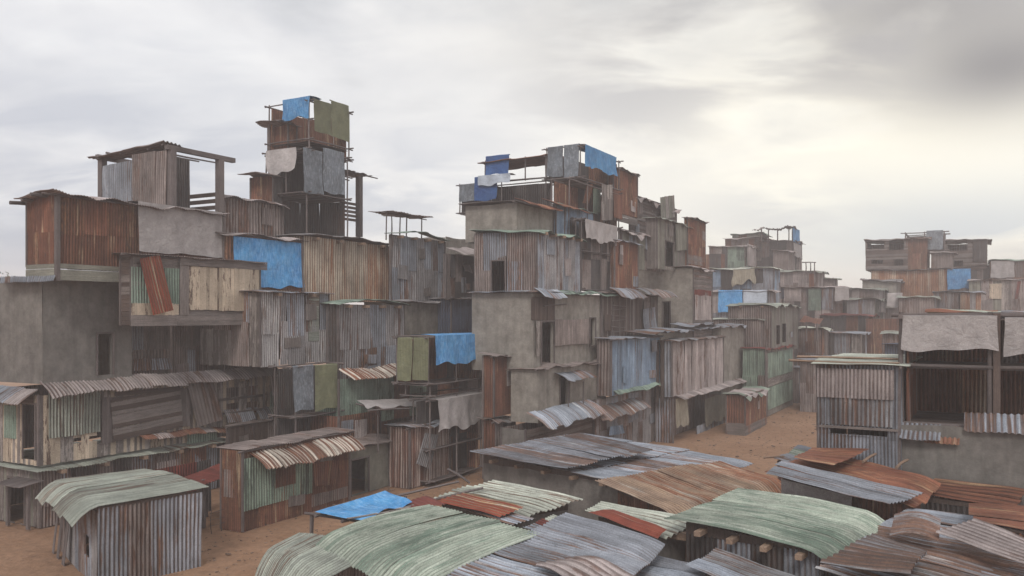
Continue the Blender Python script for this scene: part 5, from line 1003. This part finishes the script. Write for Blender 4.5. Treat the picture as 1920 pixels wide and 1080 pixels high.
# right far tower
TY = 108
FE = far('far long cream wall with rust streaks at the foot of the right skyline tower', 1634, 1776, 1790, 505, 562, TY - 2, 'corr:beigerust', roof='grey', low=1.5, ckw=dict(pw=3, pl=6, pitch=.2, spw=4))
tarp('far blue tarp square right of the far cream wall', FE, 'e', 1776, 505, 1820, 542, 'tarpblue', off=.2, fold=.3)
far('far cement room left of the far cream wall', 1617, 1680, 1690, 526, 562, TY - 5, 'conc:conc', roof='grey', low=1)
far('far dark brown room behind the far blue tarp', 1778, 1858, 1870, 500, 560, TY, 'mix:dark,brown', roof='brown', low=1)
FG = far('far room hung with a grey sheet at the right edge of the skyline', 1856, 1935, None, 489, 530, TY - 3, 'corr:rust,brown', roof='green', low=1)
mat_('far grey sheet hanging at the right edge of the skyline', FG, 'e', 1858, 490, 1902, 521, 'tarpgrey', off=.3)
FH = far('far plank room under a long roof at the right edge', 1818, 1935, None, 525, 700, TY - 8, 'mix:pale,woodgreen,pinkgrey', roof='pinkgrey', low=0, patches=[('e', 1855, 532, 1878, 560, 'plank:beige', dict(off=.2)), ('e', ((1903, 560), (1909, 560), (1914, 528), (1908, 528)), 'corr:redsheet', dict(off=.4))])
far('far dark slatted room at the left of the right skyline tower', 1623, 1702, 1712, 449, 505, TY, 'hplank:woodbrown,woodgrey', roof='brown', low=0, holes=[('e', 1626, 453, 1658, 468, 'gap'), ('e', 1634, 489, 1656, 494, 'gap'), ('e', 1667, 452, 1695, 468, 'gap'), ('e', 1676, 486, 1694, 498, 'gap')], depth=9)
far('far rust red panel room in the middle of the right skyline tower', 1699, 1737, 1745, 446, 505, TY - 1, 'corr:rust', roof='brown', low=0)
far('far small brown ribbed room in the dark gap of the right skyline tower', 1746, 1786, 1792, 474, 505, TY - 2, 'corr:brown', roof='pinkgrey', low=0, length=3)
far('far dark room with plank front at the right of the right skyline tower', 1770, 1851, 1862, 449, 505, TY, 'hplank:woodbrown,woodgrey,woodbrown', roof='brown', low=0, holes=[('e', 1776, 453, 1814, 470, 'gap'), ('e', 1788, 488, 1806, 498, 'gap')], patches=[('e', 1824, 449, 1850, 490, 'corr:dark', dict(off=.2))])
FS = scaffold('far pole frame at the very top of the right skyline tower', 1698, 1770, None, [435, 470], Y=TY, back='corr:dark', depth=4, length=4, mids=(0, 1), over=.6, rad=.09)
mat_('far silver mat at the very top of the right skyline tower', FS, 'e', 1737, 433, 1768, 468, 'matgrey', off=.15)

# ================================================================ dusty air
bm_ = bpy.data.meshes.new('haze'); x0, x1, y0, y1, z0, z1 = -265, 335, -125, 475, -1.2, 21.5
bm_.from_pydata([(x, y, z) for z in (z0, z1) for y in (y0, y1) for x in (x0, x1)], [], [(0, 2, 3, 1), (4, 5, 7, 6), (0, 1, 5, 4), (2, 6, 7, 3), (0, 4, 6, 2), (1, 3, 7, 5)]); ho = bpy.data.objects.new('haze', bm_); scn.collection.objects.link(ho)
hm = bpy.data.materials.new('haze'); hm.use_nodes = True; hn = hm.node_tree.nodes
for n in list(hn): hn.remove(n)
pv = hn.new('ShaderNodeVolumePrincipled'); po = hn.new('ShaderNodeOutputMaterial'); hm.node_tree.links.new(pv.outputs[0], po.inputs['Volume'])
pv.inputs['Color'].default_value = (.95, .90, .90, 1); pv.inputs['Density'].default_value = .0021; pv.inputs['Anisotropy'].default_value = .2
bm_.materials.append(hm); tag(ho, 'pale dusty haze hanging over the whole settlement', None, kind='stuff')

# ================================================================ a far tree at the left edge
tb = at_y(-2, 590, 120); tb.z = 0; tr = empty('tree', tb, 'faint bushy tree top far off behind the cement block at the left edge', 'tree')
mb = MB('trk'); mb.pole(tb, tb + Z * 9, .35, 'post', bend=.3)
for i in range(6):
    an = i * 1.1; mb.pole(tb + Z * (7 + i * .4), tb + Vector((math.cos(an) * 1.8, math.sin(an) * 1.8, 10.5 + i * .5)), .12, 'post')
mb.build('trunk', tr)
mb = MB('crn'); r_ = mb.r
for i in range(1800):
    c_ = Vector((r_.gauss(0, 1), r_.gauss(0, 1), r_.gauss(0, .8))); c_ = c_.normalized() * (r_.random() ** .4) * (1 + .25 * math.sin(c_.x * 5 + c_.z * 4)) ; c_ = tb + Vector((c_.x * 2.6, c_.y * 2.6, 11.8 + c_.z * 2.4))
    e = Vector((r_.uniform(-1, 1), r_.uniform(-1, 1), r_.uniform(-1, 1))).normalized() * .16; f = e.cross(Vector((r_.uniform(-1, 1), r_.uniform(-1, 1), 1))).normalized() * .12
    mb.add([c_ - e, c_ - f, c_ + e, c_ + f], [(0, 0, r_.random())] * 4, [[0, 1, 2, 3]], 'leaf')
mb.build('crown', tr)

far('far brown shack filling the gap left of the far ribbed room with the curled roof', 1648, 1694, 1700, 568, 'g', 103, 'mix:brown,pinkgrey', roof='brown', length=4)
